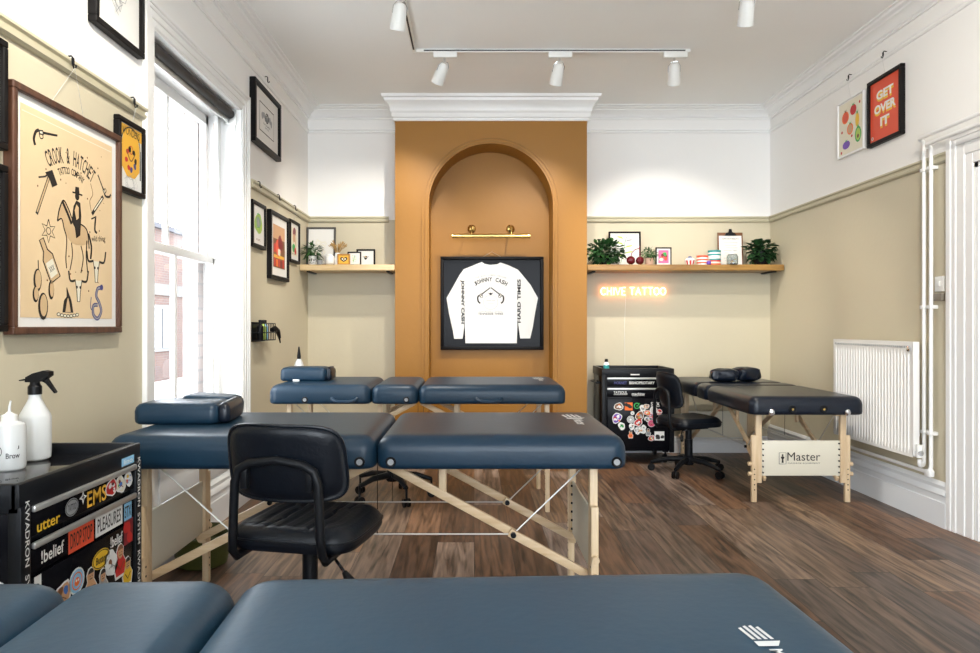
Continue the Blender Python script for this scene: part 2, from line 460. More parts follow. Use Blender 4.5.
# chimney breast with arched niche
nx0, nx1 = -0.372, 0.649
ncx, nr, nsp = (nx0 + nx1) / 2, (nx1 - nx0) / 2, 2.08
b = MB()
arcpts = [(ncx - nr * math.cos(PI * k / 40), nsp + nr * math.sin(PI * k / 40)) for k in range(41)]
vs, fs = [], []
def fq(a, b_, c, d): fs.append([len(vs), len(vs) + 1, len(vs) + 2, len(vs) + 3]); vs.extend([a, b_, c, d])
fq((bxl, byf, 0), (nx0, byf, 0), (nx0, byf, nsp), (bxl, byf, nsp)); fq((nx1, byf, 0), (bxr, byf, 0), (bxr, byf, nsp), (nx1, byf, nsp))
fq((bxl, byf, nsp), (nx0, byf, nsp), (nx0, byf, H), (bxl, byf, H)); fq((nx1, byf, nsp), (bxr, byf, nsp), (bxr, byf, H), (nx1, byf, H))
for (xa, za), (xb, zb) in zip(arcpts, arcpts[1:]):
    fq((xa, byf, za), (xb, byf, zb), (xb, byf, H), (xa, byf, H))
    fq((xa, byf, za), (xb, byf, zb), (xb, YB + 0.02, zb), (xa, YB + 0.02, za))
fq((nx0, byf, 0), (nx0, byf, nsp), (nx0, YB + 0.02, nsp), (nx0, YB + 0.02, 0)); fq((nx1, byf, 0), (nx1, byf, nsp), (nx1, YB + 0.02, nsp), (nx1, YB + 0.02, 0))
fq((bxl, byf, 0), (bxl, byf, H), (bxl, YB + 0.02, H), (bxl, YB + 0.02, 0)); fq((bxr, byf, 0), (bxr, byf, H), (bxr, YB + 0.02, H), (bxr, YB + 0.02, 0))
b.add(vs, fs, M_ochre)
b.box(bxl, bxr, YB + 0.001, YB + 0.14, 0, H, M_ochre)
struct(b.obj('wall_chimney_breast', smooth=True, ang=0.3))
# bead moulding round the arch
def archband(r0, r1, y0, y1):
    path = [(ncx - r0, 0.0)] + [(ncx - r0 * math.cos(PI * k / 48), nsp + r0 * math.sin(PI * k / 48)) for k in range(49)] + [(ncx + r0, 0.0)]
    path2 = [(ncx - r1, 0.0)] + [(ncx - r1 * math.cos(PI * k / 48), nsp + r1 * math.sin(PI * k / 48)) for k in range(49)] + [(ncx + r1, 0.0)]
    v = []; f = []
    for (a, c), (d, e) in zip(path, path2): v += [(a, y1, c), (a, y0, c), (d, y0, e), (d, y1, e)]
    for i in range(len(path) - 1):
        for k in range(4): f.append([4 * i + k, 4 * i + (k + 1) % 4, 4 * i + 4 + (k + 1) % 4, 4 * i + 4 + k])
    return v, f
b = MB()
for r0, r1, pr in ((nr - 0.001, nr + 0.014, 0.012), (nr + 0.014, nr + 0.028, 0.022), (nr + 0.028, nr + 0.040, 0.010), (nr + 0.040, nr + 0.055, 0.018)):
    b.add(*archband(r0, r1, byf - pr, byf + 0.004), M_ochre)
struct(b.obj('trim_1', ang=0.4))

# cornice, upper picture moulding
ROOM = [(XL, YR), (XL, YB), (bxl, YB), (bxl, byf), (bxr, byf), (bxr, YB), (XR, YB), (XR, YR)]
corn = [(0, 2.875), (0.012, 2.875), (0.014, 2.888), (0.028, 2.892), (0.034, 2.908), (0.050, 2.925), (0.072, 2.934), (0.076, 2.946), (0.100, 2.950), (0.108, 2.960), (0.125, 2.962), (0.128, H), (0, H)]
struct(MB().sweep([(XL, YR), (XL, YB), (bxl, YB)], corn, M_trim).obj('trim_2', ang=0.5))
struct(MB().sweep([(bxr, YB), (XR, YB), (XR, YR)], corn, M_trim).obj('trim_3', ang=0.5))
cb = [(0, 2.775), (0.012, 2.775), (0.014, 2.80), (0.024, 2.803), (0.026, 2.835), (0.036, 2.850), (0.038, 2.875), (0.055, 2.905), (0.078, 2.925), (0.082, 2.945), (0.098, 2.950), (0.105, H), (0, H)]
struct(MB().sweep([(bxl, YB), (bxl, byf), (bxr, byf), (bxr, YB)], cb, M_trim).obj('trim_4', ang=0.5))
um = [(0, 2.755), (0.008, 2.755), (0.014, 2.765), (0.010, 2.775), (0.016, 2.785), (0.006, 2.790), (0, 2.790)]
struct(MB().sweep([(XL, YR), (XL, YB), (bxl, YB)], um, M_trim).obj('trim_5', ang=0.5))
struct(MB().sweep([(bxr, YB), (XR, YB), (XR, YR)], um, M_trim).obj('trim_6', ang=0.5))
# picture rail
pr = [(0, 1.984), (0.010, 1.984), (0.020, 1.992), (0.022, 2.004), (0.014, 2.008), (0.016, 2.018), (0.026, 2.024), (0.026, 2.034), (0.008, 2.038), (0, 2.038)]
struct(MB().sweep([(XL, W2[1] + 0.12), (XL, W1[0] - 0.10)], pr, M_rail).obj('trim_7', ang=0.5))
struct(MB().sweep([(XL, W1[1] + 0.16), (XL, YB), (-0.735, YB)], pr, M_rail).obj('trim_8', ang=0.5))
struct(MB().sweep([(bxr, YB), (XR, YB), (XR, D[1] + 0.186)], pr, M_rail).obj('trim_9', ang=0.5))
# skirting boards
def sk(h): return [(0, 0), (0.026, 0), (0.026, h * 0.55), (0.022, h * 0.57), (0.022, h * 0.70), (0.028, h * 0.72), (0.026, h * 0.78), (0.016, h * 0.84), (0.018, h * 0.92), (0.008, h * 0.97), (0.004, h), (0, h)]
struct(MB().sweep([(XL, YR), (XL, YB)], sk(0.25), M_trimblue).obj('baseboard_left', ang=0.5))
struct(MB().sweep([(XL + 0.027, YB), (bxl, YB)], sk(0.14), M_trimblue).obj('baseboard_back_left', ang=0.5))
struct(MB().sweep([(bxr, YB), (XR - 0.027, YB)], sk(0.14), M_trimblue).obj('baseboard_back_right', ang=0.5))
struct(MB().sweep([(XR, YB), (XR, D[1] + 0.186)], sk(0.245), M_trimblue).obj('baseboard_right', ang=0.5))
struct(MB().sweep([(XR, D[0] - 0.186), (XR, YR)], sk(0.245), M_trimblue).obj('baseboard_right_near', ang=0.5))

# door architrave (three sides), jamb lining and leaf
def architrave(name, wallx, sgn, y0, y1, z0, z1, w, m, pk=1.0):
    """stepped moulding around the opening y0..y1, up to z1; sgn: direction into the room"""
    b = MB()
    for (a, c, p) in ((0.0, 0.30, 0.020), (0.30, 0.62, 0.030), (0.62, 0.80, 0.040), (0.80, 1.0, 0.050)):
        a *= w; c *= w
        for (ya, yb, za, zb) in ((y0 - c, y0 - a, z0, z1 + c), (y1 + a, y1 + c, z0, z1 + c), (y0 - a, y1 + a, z1 + a, z1 + c)):
            xa, xb = sorted((wallx, wallx + sgn * p * pk))
            b.box(xa, xb, ya, yb, za, zb, m, 0.003, seg=1)
    return struct(b.obj(name))
architrave('trim_10', XR, -1, D[0], D[1], 0, D[2], 0.185, M_trim, 0.5)
b = MB()
b.box(XR, XR + 0.18, D[1] - 0.025, D[1], 0, D[2], M_trim); b.box(XR, XR + 0.18, D[0], D[0] + 0.025, 0, D[2], M_trim)
b.box(XR, XR + 0.18, D[0], D[1], D[2] - 0.025, D[2], M_trim); b.box(XR + 0.085, XR + 0.10, D[1] - 0.04, D[1] - 0.02, 0, D[2], M_trim)
struct(b.obj('trim_11', smooth=False))
b = MB()
b.box(XR + 0.10, XR + 0.14, D[0] + 0.025, D[1] - 0.025, 0.004, D[2] - 0.03, M_trim, 0.002)
for za, zb in ((0.20, 0.80), (1.0, 1.75)):
    for ya, yb in ((D[0] + 0.11, 3.12), (3.20, D[1] - 0.11)):
        b.box(XR + 0.094, XR + 0.104, ya, yb, za, zb, M_trim, 0.003)
dr = struct(b.obj('door_1'))
b = MB(); b.box(XR + 0.045, XR + 0.10, D[1] - 0.033, D[1] - 0.0245, 1.185, 1.285, M_blackmetal, 0.002); b.obj('latch_plate', dr)
b = MB(); b.tube([(XR + 0.10, 3.50, 1.02), (XR + 0.05, 3.50, 1.02), (XR + 0.048, 3.40, 1.02)], 0.009, M_blackmetal); b.obj('door_handle', dr)

# windows on the left wall
def sash_window(name, w, muntin=True):
    y0, y1, z0, z1 = w; m = M_trim
    root = struct(MB().box(XO + 0.09, XL, y0, y0 + 0.010, z0, z1, m, 0).box(XO + 0.09, XL, y1 - 0.010, y1, z0, z1, m, 0).box(XO + 0.09, XL, y0, y1, z1 - 0.010, z1, m, 0).box(XO + 0.13, XL - 0.125, y0, y0 + 0.05, z0, z1, m, 0.002).box(XO + 0.13, XL - 0.125, y1 - 0.05, y1, z0, z1, m, 0.002)
                  .box(XO + 0.13, XL - 0.125, y0, y1, z1 - 0.06, z1, m, 0.002).box(XO + 0.10, XL + 0.05, y0 - 0.05, y1 + 0.05, z0 - 0.045, z0, m, 0.006)
                  .box(XL - 0.145, XL - 0.120, y1 - 0.075, y1 - 0.05, z0, z1 - .06, m, 0.002).box(XL - 0.145, XL - 0.120, y0 + .05, y0 + 0.075, z0, z1 - .06, m, 0.002).obj(name))
    def sash(nm, x, za, zb, top, bot):
        b = MB(); t = 0.02
        b.box(x - t, x + t, y0 + 0.05, y0 + 0.095, za, zb, m, 0.003); b.box(x - t, x + t, y1 - 0.095, y1 - 0.05, za, zb, m, 0.003)
        b.box(x - t, x + t, y0 + 0.05, y1 - 0.05, zb - top, zb, m, 0.003); b.box(x - t, x + t, y0 + 0.05, y1 - 0.05, za, za + bot, m, 0.003)
        ym = (y0 + y1) / 2; b.box(x - 0.014, x + 0.014, ym - 0.014, ym + 0.014, za, zb, m, 0.003)
        s_ = b.obj(nm, root)
        for ya, yb in ((y0 + 0.09, ym), (ym, y1 - 0.09)):
            MB().add([(x, ya, za + bot * .8), (x, yb, za + bot * .8), (x, yb, zb - top * .8), (x, ya, zb - top * .8)], [[0, 1, 2, 3]], M_glass).obj('pane', s_)
    sash('lower_sash', XL - 0.165, z0 + 0.002, 1.515, 0.045, 0.08)
    sash('upper_sash', XL - 0.207, 1.475, z1 - 0.062, 0.055, 0.04)
    return root
win = sash_window('window_1', W1)
lab(MB().box(XL - 0.152, XL - 0.140, W1[1] - 0.062, W1[1] - 0.050, 1.52, 2.33, M_copper, 0.001).obj('sash_cord_channel', win), 'bare brown timber strip')
MB().box(XL - 0.150, XL - 0.125, W1[1] - 0.095, W1[1] - 0.060, 1.50, 1.55, M_whiteplastic, 0.004).obj('sash_stop', win)
sash_window('window_2', W2)
# architraves around the windows
architrave('trim_12', XL, 1, W1[0], W1[1], 0.0, W1[3], 0.105, M_trim, 0.45)
architrave('trim_13', XL, 1, W2[0], W2[1], 0.0, W2[3], 0.105, M_trim, 0.45)
b = MB()   # panelled wainscot under the window
for w in (W1,):
    b.box(XL, XL + 0.012, w[0] + 0.05, w[1] - 0.05, 0.27, 0.47, M_trimblue, 0.003)
struct(b.obj('trim_14'))
# unseen rear window, added to let in fill daylight
b = MB()
for xa in (W3[0], 0.0, 1.14, W3[1] - 0.06): b.box(xa, xa + 0.06, YR - 0.14, YR - 0.08, W3[2], W3[3], M_trim, 0.003)
b.box(W3[0], W3[1], YR - 0.14, YR - 0.08, W3[2], W3[2] + 0.06, M_trim, 0.003); b.box(W3[0], W3[1], YR - 0.14, YR - 0.08, W3[3] - 0.06, W3[3], M_trim, 0.003)
w3 = struct(b.obj('window_fill'))
MB().add([(W3[0], YR - .11, W3[2]), (W3[1], YR - .11, W3[2]), (W3[1], YR - .11, W3[3]), (W3[0], YR - .11, W3[3])], [[0, 1, 2, 3]], M_glass).obj('pane', w3)

# roller blind in the window head
t = thing('roller_blind', 'charcoal roller blind rolled up at the head of the tall sash window', 'blind', (XL - 0.065, 3.73, 2.335))
MB().tube([(0, -0.575, 0.062), (0, 0.575, 0.062)], 0.028, M_blind, 20).obj('fabric_roll', t)
MB().box(-0.04, 0.035, -0.59, -0.578, 0, 0.098, M_alu, 0.002).obj('bracket', t); MB().box(-0.04, 0.035, 0.578, 0.59, 0, 0.098, M_alu, 0.002).obj('bracket', t)
b = MB(); b.box(-0.02, -0.008, -0.57, 0.57, 0.005, 0.045, M_alu, 0.002); b.obj('bottom_bar', t)
b = MB(); b.tube([(0.03, 0.583, 0.03), (0.045, 0.585, -0.6), (0.06, 0.586, -1.2), (0.052, 0.586, -1.62)], 0.0022, M_steel, 6); lab(b.obj('pull_cord', t), 'thin pale pull cord')

# outside: pavement and the building over the road
struct(MB().box(-14, XO, -8, 36, -0.75, -0.6, mat('concrete_paving', (0.45, 0.44, 0.42), 0.9, var=0.2)).obj('ground_street'))
t = thing('brick_building', 'pale brick terrace across the road seen through the sash window', 'building', (-9.5, 18.0, -0.6))
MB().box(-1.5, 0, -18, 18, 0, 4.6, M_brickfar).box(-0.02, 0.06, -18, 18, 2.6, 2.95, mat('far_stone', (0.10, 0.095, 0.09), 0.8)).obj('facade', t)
M_farw = mat('far_window', (0.02, 0.03, 0.04), 0.1); M_fart = mat('far_trim', (0.12, 0.12, 0.12), 0.6)
for k in range(14):
    y = -16 + k * 2.4
    f_ = MB().box(0.0, 0.05, y - 0.65, y + 0.65, 0.9, 2.3, M_fart).obj('window', t)
    MB().box(0.05, 0.07, y - 0.55, y - 0.03, 1.0, 2.2, M_farw).box(0.05, 0.07, y + 0.03, y + 0.55, 1.0, 2.2, M_farw).obj('pane', f_)
b = MB(); b.box(-1.6, 0.12, -18, 18, 4.6, 4.75, mat('far_slate', (0.05, 0.05, 0.06), 0.8)); b.obj('roof', t)

# =================================================================== MASSAGE TABLES
def pad_profile(t=0.112, r=0.05):
    p = [(0.010, 0.0), (0.002, 0.006), (0.0, 0.02), (0.0, t - 0.052), (0.002, t - 0.038), (0.007, t - 0.025), (0.016, t - 0.013), (0.029, t - 0.0045), (0.045, t - 0.0008), (0.075, t)]
    return p
def logo_mark(b, x, y, z, s, flip=1, M=None):
    """open hand of slanted strokes with a word running towards the camera side, on a table top"""
    for k in range(4):
        x0 = x + (k * 0.019 - 0.03) * s; e = (0.0, 0.012, 0.014, 0.004)[k] * s
        b.add([(x0, y, z), (x0 + 0.011 * s, y, z), (x0 + 0.001 * s, y + 0.085 * s + e, z), (x0 - 0.010 * s, y + 0.080 * s + e, z)], [[0, 1, 2, 3]], P_white)
    b.add([(x - 0.03 * s, y - 0.045 * s, z), (x + 0.030 * s, y - 0.045 * s, z), (x + 0.050 * s, y - 0.012 * s, z), (x - 0.030 * s, y - 0.012 * s, z)], [[0, 1, 2, 3]], P_white)
    q = MB(); q.text('Master', 0, 0, 0.15 * s, 0.040 * s, P_white, 0, 0.02)
    b.add([(x + 0.01 * s + c, y - 0.14 * s - a, z) for a, _, c in q.v], q.f, P_white)

def massage_table(label, loc, rz, h, secs, vinyl, vtop, logo=None, brand_end=1, handles=(), sockets_end=0, W=0.70, clips=()):
    """long axis local x, secs: list of (x0, x1) of the cushions; underside at h - 0.112"""
    t = thing('massage_table', label, 'massage table', loc, rz, 'massage tables of the studio')
    zb = h - 0.112; x0, x1 = secs[0][0], secs[-1][1]; xm = secs[-1][0] - 0.01
    for a, c in secs:
        b = MB(); b.rstack(a + 0.001, c - 0.001, -W / 2, W / 2, 0.050, [(i, zb + z) for i, z in pad_profile()], vinyl)
        o = b.obj('cushion', t, ang=0.9)
    if logo:
        b = MB(); logo_mark(b, logo[0], logo[1], h + 0.0012, logo[2]); lab(b.obj('logo', t), 'small white emblem')
    # wooden under-frame
    for a, c in secs:
        for yr in (-0.21, 0.21):
            MB().box(a + 0.06, c - 0.06, yr - 0.01, yr + 0.01, zb - 0.014, zb + 0.002, M_beechx, 0.002).obj('frame_rail', t)
    for sx, xe in ((-1, x0), (1, x1)):
        xl = xe - sx * 0.105
        for sy in (-1, 1):
            y = sy * 0.262
            b = MB()
            b.box(xl - 0.014, xl + 0.014, y - 0.018, y + 0.018, h - 0.545, zb + 0.002, M_beech, 0.003)
            ye = y + sy * 0.028
            b.box(xl - 0.013, xl + 0.013, ye - 0.016, ye + 0.016, 0.0, h - 0.25, M_beech, 0.004)
            lg = b.obj('leg', t)
            zk = h - 0.49
            for q in (0, 0.062):
                MB().tube([(xl, ye + sy * 0.014, zk + q), (xl, ye + sy * 0.024, zk + q), (xl, ye + sy * 0.034, zk + q)], 0.013, M_beech, 12).obj('knob', lg)
            for q in range(7):
                zq = h - 0.46 - q * 0.032
                if zq > 0.06: MB().tube([(xl - 0.0137, ye, zq), (xl + 0.0137, ye, zq)], 0.0042, M_blackmetal, 8).obj('height_hole', lg)
        # end panel
        zt = h - 0.283
        b = MB(); b.box(xl + sx * 0.003 - 0.004, xl + sx * 0.003 + 0.004, -0.245, 0.245, zt - 0.218, zt, M_cream, 0.001)
        pn = b.obj('end_panel', t)
        for q in range(6):
            for yy in (-0.236, 0.236):
                MB().tube([(xl - 0.008, yy, zt - 0.018 - q * 0.036), (xl + 0.012 * sx + 0.002, yy, zt - 0.018 - q * 0.036)], 0.005, M_black, 8).obj('bolt', pn)
        if brand_end == sx:
            Mx = Matrix.Translation((xl + sx * 0.0085, 0, zt - 0.105)) @ Matrix.Rotation(sx * PI / 2, 4, 'Z')
            b = MB()
            b.text('Master', 0.018, 0.006, 0.205, 0.052, M_ink, 0, 0.0, M=Mx)
            b.text('MASSAGE EQUIPMENT', 0.020, -0.036, 0.20, 0.009, M_ink, 0, 0.0, M=Mx)
            q = MB(); q.stroke([(-0.135, -0.04), (-0.092, -0.04), (-0.092, 0.03), (-0.135, 0.03), (-0.135, -0.04)], 0.003, M_ink, 0)
            q.disc(-0.1135, 0.015, 0.006, M_ink, 0, 10); q.dpoly([(-0.125, 0.0), (-0.119, 0.008), (-0.108, 0.008), (-0.102, 0.0), (-0.109, -0.012), (-0.107, -0.033), (-0.120, -0.033), (-0.118, -0.012)], M_ink, 0)
            b.add([tuple(Mx @ Vector(p)) for p in q.v], q.f, M_ink)
            lab(b.obj('printed_logo', pn), 'black printed maker name and small figure emblem')
        # diagonal braces up to the middle hinge
        xt = xm - (-sx) * 0.0
        xt = xm + sx * 0.03
        zlow = h - 0.515
        for sy in (-1, 1):
            y = sy * 0.225
            A = Vector((xl, y, max(zlow, 0.13))); Bp = Vector((xt, y, zb - 0.01)); mid = A.lerp(Bp, 0.38)
            for P0, P1, nm in ((A, mid, 'brace'), (mid, Bp, 'brace')):
                d = P1 - P0; L_ = d.length + 0.03; ang = math.atan2(d.z, d.x)
                Mt = Matrix.Translation((P0 + P1) / 2) @ Matrix.Rotation(-ang, 4, 'Y')
                yo = 0.0 if nm and P0 is A else 0.018
                MB().box(-L_ / 2, L_ / 2, -0.008 + yo, 0.008 + yo, -0.015, 0.015, M_beechx, 0.003, M=Mt).obj('brace', t)
            b = MB(); b.tube([(mid.x, y - 0.02, mid.z), (mid.x, y + 0.03, mid.z)], 0.010, M_blackmetal, 10); b.obj('brace_pivot', t)
            # steel cables
            b = MB()
            b.tube([(mid.x, y, mid.z), (xl - sx * 0.012, y, zb)], 0.0028, M_steel, 6)
            b.obj('cable', t)
        for sy in (-1, 1): MB().box(xt + sx * 0.20 - 0.014, xt + sx * 0.20 + 0.014, sy * 0.205 - 0.008, sy * 0.205 + 0.008, zb - 0.125, zb + 0.002, M_beech, 0.003).obj('brace_link', t)
    # long cables joining the braces of both ends
    for sy in (-1, 1):
        b = MB(); y = sy * 0.225
        ms = []
        for sx, xe in ((-1, x0), (1, x1)):
            xl = xe - sx * 0.105; ms.append(Vector((xl, y, max(h - 0.515, 0.13))).lerp(Vector((xm + sx * 0.03, y, zb - 0.01)), 0.38))
        b.tube([ms[0], ms[1]], 0.0028, M_steel, 6)
        b.obj('long_cable', t)
        MB().tube([(xm, y, zb), (xm, y, ms[1].z - 0.0)], 0.0015, M_blackmetal, 6).obj('drop_cord', t)
    # sockets, handles, corner clips on the long front side (local -y)
    for xs_ in clips:
        b = MB(); Mx = Matrix.Translation((xs_, -W / 2 + 0.004, zb + 0.026)) @ Matrix.Rotation(PI / 2, 4, 'X')
        b.lathe([(0.018, 0), (0.018, 0.006), (0.015, 0.009), (0.008, 0.007)], (0, 0, 0), M_black, 16, M=Mx)
        b.lathe([(0.0105, 0.0075), (0.0105, 0.0095), (0.0075, 0.0095), (0.0070, 0.008)], (0, 0, 0), P_grey, 14, M=Mx)
        b.obj('side_socket', t)
    for xs_ in handles:
        b = MB()
        b.tube([(xs_ - 0.075, -W / 2 + 0.004, zb + 0.035), (xs_ - 0.06, -W / 2 - 0.012, zb + 0.022), (xs_ - 0.03, -W / 2 - 0.02, zb + 0.016), (xs_ + 0.03, -W / 2 - 0.02, zb + 0.016), (xs_ + 0.06, -W / 2 - 0.012, zb + 0.022), (xs_ + 0.075, -W / 2 + 0.004, zb + 0.035)], 0.010, vinyl, 10)
        b.obj('carry_handle', t)
    if sockets_end:
        xe = x1 if sockets_end > 0 else x0
        for yy in (-0.095, 0.095):
            b = MB(); Mx = Matrix.Translation((xe - sockets_end * 0.005, yy, zb + 0.035)) @ Matrix.Rotation(sockets_end * PI / 2, 4, 'Y')
            b.lathe([(0.026, 0), (0.026, 0.005), (0.022, 0.008), (0.010, 0.006)], (0, 0, 0), M_blackmetal, 18, M=Mx)
            b.lathe([(0.007, 0.004), (0.007, 0.009)], (0, 0, 0), M_brass, 12, M=Mx)
            b.obj('headrest_socket', t)
        for yy in (-0.225, 0.235):
            b = MB()
            Mx = Matrix.Translation((xe + sockets_end * 0.002, yy, zb + 0.018)) @ Matrix.Rotation(sockets_end * PI / 2, 4, 'Y')
            b.lathe([(0.020, 0), (0.019, 0.010), (0.012, 0.018), (0.004, 0.02)], (0, 0, 0), M_chrome, 12, M=Mx)
            b.box(-0.012, 0.022, -0.012, 0.012, 0.0, 0.014, M_chrome, 0.005, M=Mx)
            b.obj('corner_knob', t)
    return t

# nearest, bottom of the frame (turned so the short leaf with the head lies left)
massage_table('navy massage table nearest the camera, cut off by the bottom edge', (-0.365, 0.790, 0), 0.042, 0.699,
              [(-0.86, -0.255), (-0.255, 0.005), (0.005, 0.865)], M_navysheen, M_navysheen, logo=(0.735, 0.070, 0.42), handles=(0.42,))
massage_table('navy massage table in the middle, with the black chair pulled up to it', (-0.35, 2.705, 0), 0, 0.725,
              [(-0.900, 0.018), (0.018, 0.87)], M_navy, M_navysheen, logo=(0.75, 0.13, 0.95), clips=(-0.035, 0.07, 0.83, -0.83))
massage_table('navy massage table in front of the ochre chimney breast', (-0.333, 4.415, 0), 0, 0.752,
              [(-0.865, -0.268), (-0.268, 0.008), (0.008, 0.87)], M_navy, M_navysheen, logo=(0.75, 0.12, 0.9), handles=(0.42, -0.42), clips=(-0.65, -0.06))
massage_table('black massage table standing lengthwise beside the white radiator', (2.03, 5.07, 0), -PI / 2, 0.665,
              [(-0.87, -0.25), (-0.25, 0.0), (0.0, 0.82)], M_blackvinyl, M_blackvinyl, brand_end=1, sockets_end=1, handles=())

# headrest cushions lying on the tables
def cushion_box(b, w, d, hh, m, M=None, r=0.03):
    b.rstack(-w / 2, w / 2, -d / 2, d / 2, r, [(0.012, 0), (0.002, 0.008), (0, 0.02), (0, hh - 0.03), (0.004, hh - 0.016), (0.014, hh - 0.005), (0.03, hh)], m, M=M)
t = thing('headrest_cushion', 'navy headrest cushion on the left end of the middle massage table', 'cushion', (-1.125, 2.74, 0.7262), 0.03)
b = MB(); cushion_box(b, 0.315, 0.24, 0.080, M_navy); b.obj('base_pad', t, ang=0.9)
b = MB(); Mx = Matrix.Translation((0.055, 0.13, 0.008)) @ Matrix.Rotation(0.06, 4, 'Y'); cushion_box(b, 0.22, 0.16, 0.082, M_navy, M=Mx); b.obj('back_pad', t, ang=0.9)
b = MB(); Mx = Matrix.Translation((0.165, 0.02, 0.004)) @ Matrix.Rotation(0.08, 4, 'Z'); cushion_box(b, 0.05, 0.25, 0.078, M_blackvinyl, M=Mx, r=0.02); b.obj('folded_side', t, ang=0.9)
t = thing('headrest_cushion', 'blue headrest cushion on the left end of the table before the alcove', 'cushion', (-1.06, 4.42, 0.7525), 0.03)
b = MB(); cushion_box(b, 0.285, 0.20, 0.085, M_navy); b.obj('base_pad', t, ang=0.9)
b = MB(); Mx = Matrix.Translation((0.155, 0.01, 0.003)); cushion_box(b, 0.035, 0.18, 0.082, M_blackvinyl, M=Mx, r=0.016); b.obj('folded_side', t, ang=0.9)
b = MB(); b.box(-0.06, -0.02, -0.104, -0.099, 0.0, 0.012, P_white, 0.001); lab(b.obj('care_tag', t), 'small white care tag')
def crumpled(t, w, d, hh, seed):
    rnd = random.Random(seed); b = MB(); vs = []; fs = []; nu, nv = 28, 16
    for i in range(nv + 1):
        ph = -PI / 2 + PI * i / nv
        for k in range(nu):
            q = 2 * PI * k / nu
            wob = 1 + 0.07 * math.sin(5 * q + 3 * ph + seed) + 0.05 * math.sin(9 * q - 4 * ph) + rnd.uniform(-0.025, 0.025)
            cx = abs(math.cos(ph)) ** 0.55
            sq = lambda c: math.copysign(abs(c) ** 0.55, c)
            vs.append((w / 2 * sq(math.cos(q)) * cx * wob, d / 2 * sq(math.sin(q)) * cx * wob, hh / 2 + hh / 2 * sq(math.sin(ph)) * (1 + 0.06 * math.sin(4 * q))))
    for i in range(nv):
        for k in range(nu): fs.append([i * nu + k, i * nu + (k + 1) % nu, (i + 1) * nu + (k + 1) % nu, (i + 1) * nu + k])
    b.add(vs, fs, M_blackvinyl)
    return b
t = thing('headrest_cushion', 'crumpled black face cradle cushion on the far end of the black table', 'cushion', (2.02, 5.42, 0.668), 0.1)
o = crumpled(t, 0.20, 0.16, 0.095, 2).obj('left_lobe', t); o.location = (-0.095, -0.01, 0); o.rotation_euler = (0, 0, -0.25)
o = crumpled(t, 0.19, 0.17, 0.105, 5).obj('right_lobe', t); o.location = (0.085, 0.0, 0); o.rotation_euler = (0, 0, 0.2)

# =================================================================== CHAIRS
def star_base(t, hub_z=0.10, R=0.27, a0=0.3, m=None):
    m = m or M_blackmetal
    b = MB()
    b.lathe([(0.035, hub_z - 0.04), (0.045, hub_z - 0.02), (0.040, hub_z + 0.02), (0.022, hub_z + 0.04)], (0, 0, 0), m, 18)
    for k in range(5):
        q = a0 + 2 * PI * k / 5; c, s = math.cos(q), math.sin(q)
        b.tube([(0.03 * c, 0.03 * s, hub_z), (0.15 * c, 0.15 * s, hub_z - 0.005), (R * c, R * s, hub_z - 0.035)], [0.022, 0.019, 0.013], m, 10)
    b.obj('star_base', t)
    for k in range(5):
        q = a0 + 2 * PI * k / 5; c, s = math.cos(q), math.sin(q); x, y = R * c, R * s
        b = MB()
        b.tube([(x, y, hub_z - 0.03), (x, y, 0.035)], 0.007, m, 8)
        for o_ in (-0.014, 0.014):
            b.tube([(x - s * (o_ - 0.007), y + c * (o_ - 0.007), 0.0265), (x - s * (o_ + 0.007), y + c * (o_ + 0.007), 0.0265)], 0.0265, M_black, 16)
        b.obj('caster', t)
